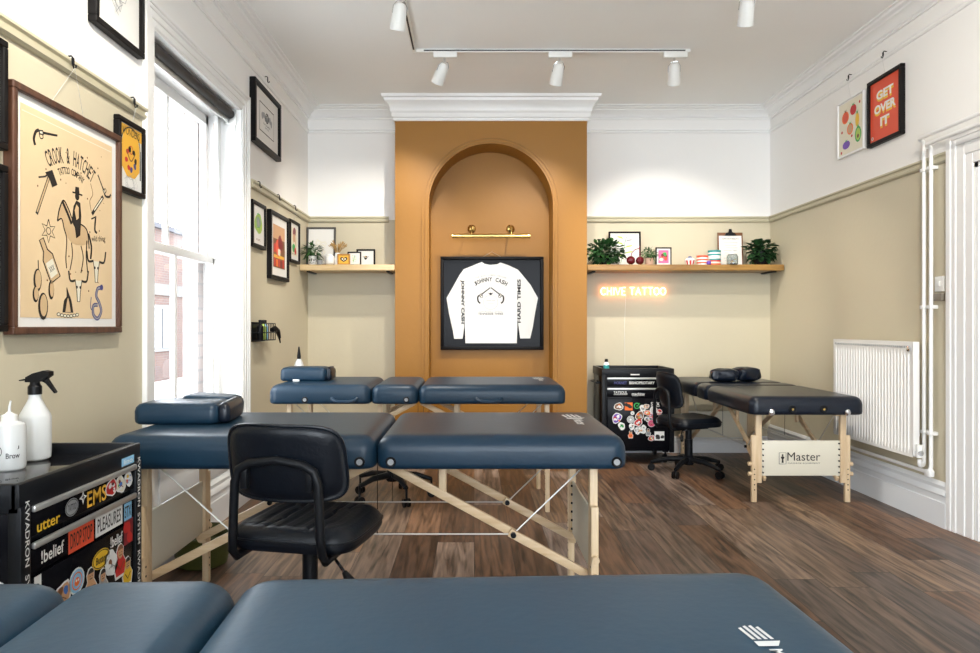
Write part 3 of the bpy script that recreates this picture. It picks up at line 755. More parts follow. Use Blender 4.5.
def office_chair(label, loc, rz, sh, seat_d=0.44, seat_w=0.45, bw=0.36, bz=(0.075, 0.30), channels=True, lever=True):
    t = thing('swivel_chair', label, 'chair', loc, rz)
    star_base(t)
    b = MB(); b.tube([(0, 0, 0.12), (0, 0, sh - 0.08)], 0.024, M_blackmetal, 16); b.tube([(0, 0, 0.12), (0, 0, 0.25)], 0.030, M_blackmetal, 16); b.obj('gas_column', t)
    b = MB(); b.box(-0.09, 0.09, -0.11, 0.11, sh - 0.088, sh - 0.066, M_blackmetal, 0.006); b.obj('seat_plate', t)
    # seat with stitched channels running front to back
    b = MB(); vs = []; fs = []; nx, ny = 48, 30
    for j in range(ny + 1):
        for i in range(nx + 1):
            u, v = -1 + 2 * i / nx, -1 + 2 * j / ny
            m_ = max(abs(u), abs(v)); e = (abs(u) ** 5 + abs(v) ** 5) ** 0.2
            f = (m_ / e) if e > 1e-6 else 1
            x, y = u * f * seat_w / 2, v * f * seat_d / 2
            edge = max(0.0, (m_ - 0.80) / 0.20)
            z = sh - 0.028 * edge ** 2.2 + 0.008 * (v ** 2) * (1 - edge)
            if channels and m_ < 0.86: z -= 0.011 * max(0, 1 - abs(((u * 4.5) % 1.0) - 0.5) / 0.10)
            vs.append((x, y, z))
    for j in range(ny):
        for i in range(nx): a = j * (nx + 1) + i; fs.append([a, a + 1, a + nx + 2, a + nx + 1])
    rim = [i for i in range(nx + 1)] + [(j) * (nx + 1) + nx for j in range(1, ny + 1)] + [ny * (nx + 1) + i for i in range(nx - 1, -1, -1)] + [j * (nx + 1) for j in range(ny - 1, 0, -1)]
    base = len(vs)
    for lv, (sc, dz) in enumerate(((1.0, -0.050), (0.97, -0.064), (0.85, -0.068))):
        for k in rim: vs.append((vs[k][0] * sc, vs[k][1] * sc, sh + dz))
    R_ = len(rim)
    for k in range(R_):
        fs.append([rim[k], base + k, base + (k + 1) % R_, rim[(k + 1) % R_]])
        for lv in range(2): fs.append([base + lv * R_ + k, base + (lv + 1) * R_ + k, base + (lv + 1) * R_ + (k + 1) % R_, base + lv * R_ + (k + 1) % R_])
    fs.append([base + 2 * R_ + k for k in range(R_)])
    b.add(vs, fs, M_leather); seat = b.obj('seat', t, ang=1.0)
    b = MB(); b.tube([(vs[k][0] * 1.004, vs[k][1] * 1.004, sh - 0.032) for k in rim], 0.0035, M_leather, 6, closed=True); b.obj('piping', seat)
    # curved backrest
    yb = -seat_d / 2 - 0.015; z0, z1 = sh + bz[0], sh + bz[1]; b = MB(); vs = []; fs = []; nx, nz = 26, 18
    for side in (0, 1):
        for j in range(nz + 1):
            for i in range(nx + 1):
                u, v = -1 + 2 * i / nx, -1 + 2 * j / nz
                m_ = max(abs(u), abs(v)); e = (abs(u) ** 4.5 + abs(v) ** 4.5) ** (1 / 4.5); f = (m_ / e) if e > 1e-6 else 1
                wtop = 1.0 - 0.045 * (v + 1) / 2
                x = u * f * bw / 2 * wtop; z = (z0 + z1) / 2 + v * f * (z1 - z0) / 2
                bulge = (1 - max(0, (m_ - 0.7) / 0.3) ** 2.5)
                y = yb + 0.045 * (u * f) ** 2 - 0.05 * (v * f) * 0.5 + (0.026 * bulge if side else -0.014 * bulge)
                vs.append((x, y, z))
    n1 = (nx + 1) * (nz + 1)
    for side in (0, 1):
        for j in range(nz):
            for i in range(nx): a = side * n1 + j * (nx + 1) + i; fs.append([a, a + 1, a + nx + 2, a + nx + 1])
    rim2 = [i for i in range(nx + 1)] + [j * (nx + 1) + nx for j in range(1, nz + 1)] + [nz * (nx + 1) + i for i in range(nx - 1, -1, -1)] + [j * (nx + 1) for j in range(nz - 1, 0, -1)]
    for k in range(len(rim2)):
        a, c = rim2[k], rim2[(k + 1) % len(rim2)]; fs.append([a, c, n1 + c, n1 + a])
    b.add(vs, fs, M_leather); bk = b.obj('backrest', t, ang=1.2)
    b = MB(); b.tube([(vs[k][0] * 1.005, vs[k][1] - 0.001, vs[k][2] + (0.001 if vs[k][2] > (z0 + z1) / 2 else -0.001)) for k in rim2], 0.004, M_leather, 6, closed=True); b.obj('piping', bk)
    # bent flat-oval bar: under the seat, up both sides, across the back
    wx = bw / 2 - 0.060; zc = z0 + (z1 - z0) * 0.50
    pts = [(-wx - .01, -0.02, sh - 0.072), (-wx - .01, yb + 0.00, sh - 0.075), (-wx - .01, yb - 0.022, sh - 0.05), (-wx - 0.006, yb - 0.026, sh + 0.0), (-wx, yb - 0.026, zc - 0.05), (-wx + 0.012, yb - 0.026, zc - 0.015), (-wx + 0.045, yb - 0.026, zc + 0.004),
           (0, yb - 0.028, zc + 0.016)]
    pts = pts + [(-x, y, z) for x, y, z in reversed(pts[:-1])]
    b = MB(); b.tube(pts, 0.013, M_blackmetal, 12); b.obj('back_bar', t, ang=1.2)
    for s in (-1, 1): MB().box(s * wx * 0.78 - 0.010, s * wx * 0.78 + 0.010, yb - 0.03, yb - 0.008, zc - 0.07, zc, M_blackmetal, 0.003).obj('back_bracket', t)
    if lever:
        b = MB(); b.tube([(0.08, -0.05, sh - 0.078), (0.16, -0.17, sh - 0.082), (0.20, -0.20, sh - 0.105)], 0.0045, M_chrome, 8); lv_ = b.obj('lever', t)
        b = MB(); b.tube([(0.193, -0.195, sh - 0.101), (0.215, -0.21, sh - 0.118), (0.238, -0.225, sh - 0.135)], [0.008, 0.014, 0.010], M_black, 12); b.obj('lever_grip', lv_)
    return t
office_chair('black leather swivel chair with its back to us at the middle table', (-0.515, 2.20, 0), -0.20, 0.505, seat_d=0.37, seat_w=0.40, bz=(0.085, 0.310), bw=0.375)
office_chair('black swivel chair tucked beside the black massage table and far tool cart', (1.60, 5.22, 0), -1.25, 0.42, seat_d=0.38, seat_w=0.38, bw=0.30, bz=(0.075, 0.33), channels=False, lever=True)
t = thing('rolling_stool', 'low black rolling stool under the table before the chimney breast', 'stool', (-0.52, 4.45, 0))
star_base(t, 0.15, 0.25, 0.15)
b = MB(); b.tube([(0, 0, 0.12), (0, 0, 0.40)], 0.022, M_blackmetal, 14); b.obj('gas_column', t)
b = MB(); b.lathe([(0.10, 0.395), (0.16, 0.40), (0.178, 0.415), (0.178, 0.44), (0.165, 0.458), (0.12, 0.464), (0.0001, 0.466)], (0, 0, 0), M_leather, 32); b.obj('seat', t, ang=0.9)

# =================================================================== TOOL CARTS COVERED IN STICKERS
def blob(cx, cz, r, seed, k=14, amp=0.22):
    rnd = random.Random(seed); a1, a2 = rnd.uniform(0, 6), rnd.uniform(0, 6)
    return [(cx + r * (1 + amp * math.sin(2 * q + a1) * 0.6 + amp * math.sin(3 * q + a2) * 0.5) * math.cos(q), cz + r * (1 + amp * math.sin(2 * q + a1) * 0.6 + amp * math.cos(3 * q + a2) * 0.5) * math.sin(q)) for q in [2 * PI * i / k for i in range(k)]]
def scale_poly(p, f):
    cx = sum(a for a, _ in p) / len(p); cz = sum(c for _, c in p) / len(p)
    return [(cx + (a - cx) * f, cz + (c - cz) * f) for a, c in p]
INKS = [P_red, P_yellow, P_blue, P_skin, P_grey, M_ink, P_orange, P_green, P_brown]
STK = [0.0, 1.0]
def sticker(parent, y, kind, cx, cz, r, c1=None, c2=None, text=None, seed=0, label=None, w=None, h=None):
    """die-cut sticker lying on the face at local y"""
    rnd = random.Random(seed * 7 + 3); b = MB(); c1 = c1 or P_white; c2 = c2 or M_ink; e = 0.0004
    if kind == 'round':
        b.disc(cx, cz, r, P_white, y); b.disc(cx, cz, r * 0.88, c1, y - e); b.ring(cx, cz, r * 0.62, r * 0.10, c2, y - 2 * e)
        b.disc(cx, cz - r * .05, r * 0.34, c2, y - 2 * e, 10); b.disc(cx - r * .12, cz + r * .05, r * 0.10, P_white, y - 3 * e, 8); b.disc(cx + r * .14, cz + r * .05, r * 0.10, P_white, y - 3 * e, 8)
    elif kind == 'blob':
        p = blob(cx, cz, r, seed); b.dpoly(p, P_white, y); b.dpoly(scale_poly(p, 0.84), c1, y - e)
        for q in range(6):
            x, z = cx + rnd.uniform(-.45, .45) * r, cz + rnd.uniform(-.45, .45) * r
            b.dpoly(blob(x, z, r * rnd.uniform(.14, .32), seed + q, 9), rnd.choice([c2, rnd.choice(INKS), P_white]), y - (2 + q * .3) * e)
        b.stroke([(cx - r * .4, cz - r * .3), (cx, cz - r * .1), (cx + r * .4, cz - r * .35)], r * .08, c2, y - 4.5 * e)
    elif kind == 'figure':       # little half-length person
        p = [(cx - r * .55, cz - r), (cx + r * .55, cz - r), (cx + r * .72, cz - r * .2), (cx + r * .38, cz + r * .3), (cx + r * .42, cz + r * .8), (cx + r * .1, cz + r * 1.1), (cx - r * .25, cz + r * 1.05), (cx - r * .45, cz + r * .7), (cx - r * .35, cz + r * .25), (cx - r * .75, cz - r * .2)]
        b.dpoly(p, P_white, y); b.dpoly(scale_poly(p, 0.86), c1, y - e)
        b.disc(cx, cz + r * .52, r * .30, P_skin, y - 2 * e, 12, rz=r * .36); b.disc(cx, cz + r * .72, r * .31, c2, y - 3 * e, 10, a0=0, a1=PI)
        b.stroke([(cx - r * .14, cz + r * .38), (cx + r * .14, cz + r * .38)], r * .06, c2, y - 3 * e); b.disc(cx - r * .11, cz + r * .55, r * .045, c2, y - 4 * e, 6); b.disc(cx + r * .11, cz + r * .55, r * .045, c2, y - 4 * e, 6)
        b.stroke([(cx - r * .35, cz - r * .1), (cx, cz - r * .5), (cx + r * .35, cz - r * .1)], r * .08, c2, y - 3 * e)
    elif kind == 'card':
        w = w or 2 * r; h = h or r * 1.2
        b.rect(cx - w / 2, cx + w / 2, cz - h / 2, cz + h / 2, c1, y)
        if text:
            b.text(text, cx, cz, w * .86, h * .66, c2, y - e, 0.01)
        else:
            for q in range(4):
                b.dpoly(blob(cx + rnd.uniform(-.3, .3) * w, cz + rnd.uniform(-.25, .25) * h, h * rnd.uniform(.12, .26), seed + q, 8), c2, y - (1 + q * .3) * e)
    elif kind == 'word':
        w = w or 2 * r; h = h or r * .6
        b.text(text, cx, cz, w, h, c1, y, 0.015)
        if c2 is not M_ink: b.stroke([(cx - w / 2, cz - h * .75), (cx + w / 2, cz - h * .72)], h * .12, c2, y)
    elif kind == 'oval':
        b.disc(cx, cz, w / 2, c1, y, 22, rz=h / 2); b.ring(cx, cz, w / 2 * .9, h * .05, c2, y - e, 22, rz=h / 2 * .86)
        if text: b.text(text, cx, cz, w * .62, h * .38, c2, y - 2 * e, 0.01)
    elif kind == 'tick':
        b.ring(cx, cz, r * .8, r * .26, c1, y, 20, a0=0.9, a1=2 * PI - 0.1); b.stroke([(cx - r * .25, cz + r * .1), (cx, cz - r * .2), (cx + r * .8, cz + r * .75)], r * .24, c1, y - e)
    elif kind == 'cross':
        b.disc(cx, cz, r, P_white, y); b.disc(cx, cz, r * .86, M_ink, y - e); b.rect(cx - r * .14, cx + r * .14, cz - r * .5, cz + r * .5, P_green, y - 2 * e); b.rect(cx - r * .5, cx + r * .5, cz - r * .14, cz + r * .14, P_green, y - 2.5 * e)
    elif kind == 'star':
        p = [(cx + (r if q % 2 == 0 else r * .38) * math.cos(PI / 2 + PI * q / 4), cz + (r if q % 2 == 0 else r * .38) * math.sin(PI / 2 + PI * q / 4)) for q in range(8)]
        b.dpoly(p, P_white, y); b.dpoly(scale_poly(p, .5), c2, y - e)
    b.v = [(p[0] * STK[1], p[1], p[2] + STK[0]) for p in b.v]
    o = b.obj('sticker', parent)
    if label: o['label'] = label
    return o
M_tray = mat('polished_black_tray', (0.012, 0.012, 0.014), 0.06)
def tool_cart(label, loc, rz, w=0.52, d=0.41, h=0.75, dz=0.0):
    t = thing('tool_cart', label, 'tool cart', loc, rz)
    f = -d / 2
    b = MB()
    b.box(-w / 2, w / 2, f + 0.006, d / 2, 0.10, h - 0.045, M_gloss, 0.004)
    b.obj('body', t)
    b = MB()
    b.box(-w / 2 + .012, w / 2 - .012, f + .012, d / 2 - .012, h - 0.045, h - 0.030, M_tray, 0.002)
    for a in ((-w / 2 - .006, w / 2 + .006, f - .006, f + .014), (-w / 2 - .006, w / 2 + .006, d / 2 - .014, d / 2 + .006), (-w / 2 - .006, -w / 2 + .014, f, d / 2), (w / 2 - .014, w / 2 + .006, f, d / 2)):
        b.box(*a, h - 0.065, h, M_blackmetal, 0.003)
    b.obj('top_tray', t)
    for sx in (-1, 1):
        b = MB(); x = sx * (w / 2 - 0.012)
        b.box(x - .018, x + .018, f - .010, f + .02, 0.09, h - 0.05, M_blackmetal, 0.003); b.obj('corner_post', t)
    out = {}
    for nm, z0, z1 in (('drawer', 0.612 + dz, 0.685 + dz), ('drawer', 0.528 + dz, 0.602 + dz)):
        b = MB(); b.box(-w / 2 + .035, w / 2 - .035, f - .006, f + .02, z0, z1 - 0.004, M_gloss, 0.003); dd = b.obj(nm, t)
        b = MB(); b.box(-w / 2 + .035, w / 2 - .035, f - .016, f - .006, z1 - 0.016, z1 - 0.001, M_alu, 0.003); b.obj('pull_strip', dd)
        out.setdefault('dr', []).append(dd)
    b = MB(); b.box(-w / 2 + .035, w / 2 - .035, f - .006, f + .02, 0.13, 0.520 + dz, M_gloss, 0.004); out['door'] = b.obj('door', t)
    for sx in (-1, 1):
        for sy in (-1, 1):
            x, y = sx * (w / 2 - .05), sy * (d / 2 - .05); b = MB()
            b.tube([(x, y, 0.11), (x, y, 0.04)], 0.008, M_blackmetal, 8); b.box(x - .02, x + .02, y - .02, y + .02, 0.085, 0.10, M_blackmetal, 0.002)
            b.tube([(x - 0.011, y + .01, 0.035), (x + 0.011, y + .01, 0.035)], 0.034, M_black, 18); b.obj('caster', t)
    MB().tube([(-w / 2 - 0.005, -0.12, h - .12), (-w / 2 - 0.035, -0.12, h - .12), (-w / 2 - 0.035, 0.12, h - .12), (-w / 2 - 0.005, 0.12, h - .12)], 0.008, M_blackmetal, 10).obj('side_handle', t)
    out['t'] = t; out['dz'] = dz; out['f'] = f - .0068
    return out
# near cart, drawers facing right (+X)
ca = tool_cart('sticker covered black tool cart at the left edge with spray bottles on it', (-1.0 - 0.205, 1.808, 0), PI / 2, w=0.545, dz=0.010)
f = ca['f']; d1, d2 = ca['dr']; dd = ca['door']
STK[:] = [0.010, 1.045]
# local x runs away from the camera, -0.255 near .. 0.255 far
sticker(d1, f, 'word', -0.165, 0.628, .05, P_yellow, M_ink, 'utter', w=.085, h=.022, label='yellow lettering sticker')
sticker(d1, f, 'oval', -0.075, 0.640, .03, P_grey, M_ink, 'TATTOO', w=.055, h=.044, label='grey oval sticker')
sticker(d1, f, 'star', -0.028, 0.652, .018)
sticker(d1, f, 'word', 0.035, 0.640, .05, P_gold, M_ink, 'EMS', w=.09, h=.042, label='golden lettering sticker')
sticker(d1, f, 'blob', 0.105, 0.645, .027, P_red, P_dred, seed=3); sticker(d1, f, 'blob', 0.152, 0.642, .026, P_cream, P_dred, seed=9); sticker(d1, f, 'blob', 0.195, 0.648, .022, P_white, P_blue, seed=12)
sticker(d2, f, 'word', -0.150, 0.556, .05, P_white, M_ink, '!belief', w=.085, h=.030, label='white lettering sticker')
sticker(d2, f, 'card', -0.035, 0.556, .05, P_coral, M_ink, 'DROP STOP', w=.11, h=.058, label='brick red card sticker')
sticker(d2, f, 'card', 0.095, 0.558, .05, P_white, M_ink, 'PLEASURES', w=.135, h=.056, label='white card sticker with tall black letters')
sticker(d2, f, 'card', 0.192, 0.556, .02, P_sky, M_ink, 'STX', w=.042, h=.050)
STK[:] = [0.022, 1.045]
sticker(dd, f, 'card', -0.205, 0.470, .02, P_white, M_ink, None, w=.025, h=.075, seed=4)
sticker(dd, f, 'oval', 0.055, 0.455, .03, P_yellow, M_ink, 'Butter', w=.085, h=.052, label='yellow oval sticker')
sticker(dd, f, 'word', 0.132, 0.482, .03, P_white, M_ink, '!belief', w=.062, h=.030)
sticker(dd, f, 'round', -0.055, 0.438, .033, P_sky, P_orange); sticker(dd, f, 'blob', -0.115, 0.425, .036, P_skin, P_brown, seed=21)
sticker(dd, f, 'word', -0.175, 0.392, .05, P_white, P_green, 'WAND', w=.08, h=.040)
sticker(dd, f, 'figure', 0.005, 0.405, .042, P_skin, M_ink); sticker(dd, f, 'figure', 0.062, 0.385, .040, P_grey, M_ink); sticker(dd, f, 'blob', 0.105, 0.425, .036, P_white, P_grey, seed=30)
sticker(dd, f, 'figure', 0.150, 0.415, .046, P_red, P_brown, label='red jacketed figure sticker'); sticker(dd, f, 'figure', 0.190, 0.372, .040, P_yellow, M_ink)
sticker(dd, f, 'word', -0.065, 0.362, .05, P_red, M_ink, 'RED', w=.12, h=.045); sticker(dd, f, 'word', 0.035, 0.325, .05, P_white, M_ink, 'KICK OFF', w=.09, h=.024)
sticker(dd, f, 'card', 0.10, 0.325, .03, P_dred, M_ink, None, w=.055, h=.025, seed=5); sticker(dd, f, 'cross', 0.045, 0.292, .020); sticker(dd, f, 'card', 0.195, 0.485, .03, P_dred, P_red, None, w=.05, h=.07, seed=8)
sticker(dd, f, 'blob', -0.14, 0.30, .04, P_green, P_white, seed=41); sticker(dd, f, 'round', -0.05, 0.27, .035, P_orange, M_ink); sticker(dd, f, 'blob', 0.12, 0.25, .045, P_blue, P_white, seed=43)
STK[:] = [0.0, 1.0]
for x in (-0.258, 0.258):   # lettering running down both corner posts
    b = MB(); b.text('KWADRON  SYSTEM  KWADRON', x, 0.50, 0.42, 0.015, P_white, f - 0.0045, 0.01, rot=-PI / 2); lab(b.obj('post_lettering', ca['t']), 'white lettering running down the post')
b = MB(); b.box(0.165, 0.235, f - .0012, f - .0002, 0.700, 0.722, P_sky, 0.0); b.text('lino', 0.20, 0.711, 0.05, 0.014, P_white, f - .0016, 0.01); lab(b.obj('maker_badge', ca['t']), 'pale blue badge')
# stickers on the near side panel: its plane is local x = -w/2
def side_stickers(t, x, items):
    for it in items:
        o = sticker(t, 0.0, *it[0], **it[1]); o.rotation_euler = (0, 0, -PI / 2); o.location = (x, 0, 0)
side_stickers(ca['t'], -0.2737, [(('round', 0.045, 0.665, .022), dict(c1=P_pink, c2=P_white)), (('round', 0.075, 0.60, .009), dict(c1=P_sky)), (('round', 0.09, 0.555, .010), dict(c1=P_sky)),
    (('cross', 0.075, 0.515, .022), {}), (('blob', 0.10, 0.430, .045), dict(c1=P_skin, c2=P_green, seed=5)), (('blob', 0.155, 0.515, .024), dict(c1=P_pink, c2=P_red, seed=15)), (('blob', 0.03, 0.43, .03), dict(c1=P_white, c2=P_blue, seed=17))])
# far cart below the neon sign
cb_ = tool_cart('sticker covered black tool cart against the back wall below the neon lettering', (1.30, 5.76, 0), 0, w=0.56, d=0.42, h=0.755)
f = cb_['f']; d1, d2 = cb_['dr']; dd = cb_['door']
MB().box(-0.06, 0.01, f - .003, f, 0.703, 0.712, P_white, 0).obj('name_strip', cb_['t'])
b = MB(); b.text('lino', 0.175, 0.708, 0.06, 0.022, P_sky, f - .001, 0.02); b.obj('maker_badge', cb_['t'])
sticker(d1, f, 'word', -0.14, 0.642, .05, P_dkblue, M_ink, 'HORNET', w=.10, h=.022); sticker(d1, f, 'word', 0.03, 0.642, .05, P_white, M_ink, 'BISHOPROTARY', w=.20, h=.022)
sticker(d2, f, 'word', -0.14, 0.565, .05, P_white, P_white, 'TATSOUL', w=.11, h=.022); sticker(d2, f, 'word', 0.0, 0.555, .05, P_white, P_white, 'machine', w=.10, h=.020)
S = [('blob', -0.155, .455, .030, P_brown, P_white, 51), ('blob', -0.168, .362, .036, P_purple, P_white, 52), ('blob', -0.13, .300, .026, P_white, P_green, 53), ('round', -0.045, .402, .014, P_white, P_grey, 54),
     ('round', -0.06, .352, .026, P_grey, P_white, 55), ('blob', 0.012, .382, .032, P_brown, P_skin, 56), ('blob', 0.0, .330, .030, P_red, P_white, 57), ('blob', 0.035, .440, .022, P_white, P_grey, 58), ('blob', 0.065, .455, .020, P_skin, P_red, 59),
     ('blob', 0.072, .405, .022, P_orange, P_white, 60), ('round', 0.122, .425, .028, P_white, P_grey, 61), ('blob', 0.168, .410, .020, P_red, P_white, 62), ('blob', 0.105, .378, .020, P_pink, P_grey, 63), ('blob', 0.070, .355, .020, P_white, P_grey, 64),
     ('round', 0.105, .322, .027, P_pink, P_red, 65), ('blob', 0.165, .345, .022, P_sky, P_white, 66), ('blob', 0.0, .270, .026, P_grey, P_white, 67), ('blob', -0.05, .295, .022, P_white, P_brown, 68), ('blob', 0.045, .288, .018, P_white, P_grey, 69),
     ('figure', 0.080, .250, .026, P_grey, M_ink, 70), ('figure', -0.06, .232, .026, P_orange, M_ink, 71), ('blob', 0.105, .205, .022, P_red, P_white, 72), ('blob', 0.035, .262, .022, P_white, P_grey, 73), ('blob', -0.005, .252, .016, P_white, P_skin, 74)]
for i, (k, x, z, r, c1, c2, sd) in enumerate(S):
    sticker(dd, f - i * 0.00012, k, x, z, r * 1.12, c1, c2, seed=sd)
sticker(dd, f, 'card', -0.075, .455, .03, P_orange, M_ink, None, w=.062, h=.062, seed=80, label='square orange sticker'); sticker(dd, f, 'tick', -0.01, .460, .026, P_green, label='green ring and tick sticker')
sticker(dd, f, 'card', 0.168, .222, .03, P_white, M_ink, None, w=.078, h=.072, seed=81, label='square white sticker'); sticker(dd, f, 'word', 0.135, .475, .03, P_white, P_white, 'STIX', w=.07, h=.028)

# =================================================================== SHELVES
def shelf(label, x0, x1, m):
    t = thing('wall_shelf', label, 'shelf', ((x0 + x1) / 2, YB - 0.152, 1.548)); w = (x1 - x0) / 2
    MB().box(-w, w, -0.145, 0.147, 0, 0.05, m, 0.006, seg=3).obj('plank', t)
    for sx in (-1, 1):
        MB().box(sx * (w - 0.06) - 0.014, sx * (w - 0.06) + 0.014, -0.11, 0.147, -0.012, 0, M_blackmetal, 0.002).obj('bracket', t)
    return t
shelf('pale oak wall shelf in the left alcove beside the chimney breast', XL + 0.005, bxl - 0.004, M_shelfpale)
shelf('golden oak wall shelf in the right alcove above the neon lettering', bxr + 0.004, XR - 0.01, M_shelf)
SZ = 1.598

# =================================================================== FRAMED PICTURES
LEFT, BACK, RIGHT = PI / 2, 0.0, -PI / 2
def frame(label, loc, rz, w, h, fw, depth, fmat, mat_w, mat_m, print_m, art, hook=None, group=None, name='framed_picture', cat='picture', tilt=0.0):
    """loc: middle of the frame's back. Local -y faces the viewer."""
    t = thing(name, label, cat, loc, rz, group)
    if tilt: t.rotation_euler = (tilt, 0, rz)
    b = MB()
    for a in ((-w / 2, w / 2, h / 2 - fw, h / 2), (-w / 2, w / 2, -h / 2, -h / 2 + fw), (-w / 2, -w / 2 + fw, -h / 2 + fw - .001, h / 2 - fw + .001), (w / 2 - fw, w / 2, -h / 2 + fw - .001, h / 2 - fw + .001)):
        b.box(a[0], a[1], -depth, 0, a[2], a[3], fmat, min(0.003, fw * .15), seg=1)
    b.obj('frame', t)
    yb = -depth * 0.55
    iw, ih = w / 2 - fw, h / 2 - fw
    if mat_w > 0: MB().box(-iw, iw, yb, -0.001, -ih, ih, mat_m, 0).obj('mat_board', t)
    pw, ph = iw - mat_w, ih - mat_w
    b = MB(); y = yb - 0.0012
    b.box(-pw, pw, y, yb if mat_w > 0 else -0.001, -ph, ph, print_m, 0)
    if art: art(b, pw, ph, y - 0.0005)
    b.obj('print', t, smooth=False)
    return t
def scribble(b, cx, cz, r, m, y, seed, n=26, w=0.003):
    rnd = random.Random(seed); pts = []
    for k in range(n):
        q = k * 0.9 + rnd.uniform(-.3, .3); rr = r * rnd.uniform(.25, 1.0)
        pts.append((cx + rr * math.cos(q), cz + rr * math.sin(q) * 0.9))
    b.stroke(pts, w, m, y)
def curve(pts, n=6):
    """smooth polyline through pts"""
    out = []; P = [Vector(p) for p in pts]; P = [P[0]] + P + [P[-1]]
    for i in range(1, len(P) - 2):
        for k in range(n):
            t_ = k / n
            q = 0.5 * ((2 * P[i]) + (-P[i - 1] + P[i + 1]) * t_ + (2 * P[i - 1] - 5 * P[i] + 4 * P[i + 1] - P[i + 2]) * t_ ** 2 + (-P[i - 1] + 3 * P[i] - 3 * P[i + 1] + P[i + 2]) * t_ ** 3)
            out.append((q.x, q.y))
    out.append(tuple(P[-2])); return out
def pistol(b, cx, cz, s, a, m, y, flip=1):
    c, sn = math.cos(a), math.sin(a)
    T = lambda p: (cx + s * (p[0] * flip * c - p[1] * sn), cz + s * (p[0] * flip * sn + p[1] * c))
    b.dpoly([T(p) for p in ((-.1, .10), (1.0, .13), (1.0, .03), (-.1, -.02))], m, y)
    b.dpoly([T(p) for p in ((-.38, .14), (-.08, .16), (-.05, -.08), (-.40, -.08))], m, y - .0002)
    b.stroke([T(p) for p in curve(((-.38, .12), (-.62, .0), (-.80, -.35), (-.74, -.62)))], s * .15, m, y - .0003)
    b.stroke([T(p) for p in curve(((-.38, -.08), (-.30, -.25), (-.12, -.20), (-.14, -.05)))], s * .05, m, y)
    b.dpoly([T(p) for p in ((-.32, .08), (-.14, .09), (-.13, -.02), (-.33, -.02))], P_cream, y - .0005)
P_tan = C('aged_tan_print', 0.60, 0.42, 0.23)
def art_flash(b, w, h, y):
    """western flash sheet, w x h half sizes"""
    K = M_ink; u = w / 0.27
    n_v = len(b.v)
    b.rect(-w + .001, w - .001, h - 0.004, h - .001, P_cream, y)
    pistol(b, -0.155 * u, 0.285, 0.075, 0.12, K, y); pistol(b, 0.215, 0.17, 0.060, PI - 0.95, K, y, 1)
    b.arctext('CROOK & HATCHET', 0.0, -0.02, 0.262, PI / 2 + 0.60, PI / 2 - 0.60, 0.018, 0.058, K, y, 0.01)
    b.arctext('TATTOO COMPANY', 0.0, 0.030, 0.158, PI / 2 + 0.52, PI / 2 - 0.52, 0.013, 0.026, K, y, 0.01)
    # axe
    b.stroke([(-0.20, -0.005), (-0.125, 0.155)], 0.014, K, y); b.stroke([(-0.197, 0.003), (-0.128, 0.148)], 0.007, P_tan, y - .0003)
    b.dpoly([(-0.155, 0.150), (-0.115, 0.168), (-0.085, 0.120), (-0.115, 0.105), (-0.13, 0.13)], K, y - .0005); b.stroke([(-0.19, 0.125), (-0.155, 0.135), (-0.12, 0.16)], .006, K, y)
    # rider on a horse
    b.dpoly(curve(((-0.075, 0.02), (-0.055, 0.065), (-0.03, 0.055), (0.0, 0.01), (0.05, 0.0), (0.10, -0.02), (0.105, -0.07), (0.04, -0.085), (-0.01, -0.075), (-0.045, -0.035), (-0.06, 0.0), (-0.085, -0.012)), 3), P_tan, y)
    b.stroke(curve(((-0.085, -0.012), (-0.075, 0.03), (-0.05, 0.07), (-0.02, 0.045), (0.01, 0.005), (0.05, 0.0), (0.10, -0.02), (0.115, -0.09))), .006, K, y - .0003)
    b.stroke(curve(((-0.085, -0.012), (-0.06, 0.0), (-0.045, -0.035), (-0.03, -0.07), (-0.035, -0.14), (-0.03, -0.18))), .005, K, y - .0003)
    b.stroke(curve(((0.0, -0.08), (0.005, -0.13), (-0.01, -0.185))), .005, K, y - .0003); b.stroke(curve(((0.06, -0.085), (0.075, -0.13), (0.06, -0.19))), .005, K, y - .0003)
    b.stroke(curve(((0.10, -0.06), (0.095, -0.12), (0.105, -0.185))), .006, K, y - .0003); b.stroke(curve(((0.11, -0.03), (0.13, -0.08), (0.125, -0.13))), .010, K, y - .0003); b.stroke(curve(((-0.055, 0.065), (-0.02, 0.02), (0.0, -0.01))), .012, K, y - .0003)
    b.dpoly([(0.0, 0.0), (0.012, 0.06), (0.03, 0.085), (0.055, 0.08), (0.062, 0.03), (0.055, -0.045), (0.03, -0.06), (0.02, -0.02)], K, y - .0006); b.dpoly([(0.018, 0.045), (0.03, 0.07), (0.045, 0.06), (0.045, 0.02), (0.03, 0.01)], P_tan, y - .0009)
    b.disc(0.035, 0.10, .014, K, y - .0006, 12); b.stroke([(0.005, 0.112), (0.068, 0.112)], .006, K, y - .0008); b.dpoly([(0.02, 0.113), (0.05, 0.113), (0.046, 0.138), (0.024, 0.136)], K, y - .0008)
    # badge star
    p = [(-0.135 + (.042 if q % 2 == 0 else .019) * math.cos(PI / 2 + PI * q / 6), -0.055 + (.042 if q % 2 == 0 else .019) * math.sin(PI / 2 + PI * q / 6)) for q in range(12)]
    b.stroke(p + [p[0]], .004, K, y); b.ring(-0.135, -0.055, .012, .003, K, y)
    # knife in smoke
    b.stroke([(0.135, 0.05), (0.215, 0.135)], .015, K, y); b.stroke([(0.15, 0.068), (0.208, 0.128)], .006, P_cream, y - .0003); b.stroke([(0.13, 0.03), (0.165, 0.045)], .006, K, y); b.stroke(curve(((0.13, 0.06), (0.12, 0.10), (0.14, 0.13), (0.125, 0.17))), .003, P_brown, y)
    b.stroke(curve(((0.16, 0.04), (0.155, -0.01), (0.17, -0.02))), .010, K, y)
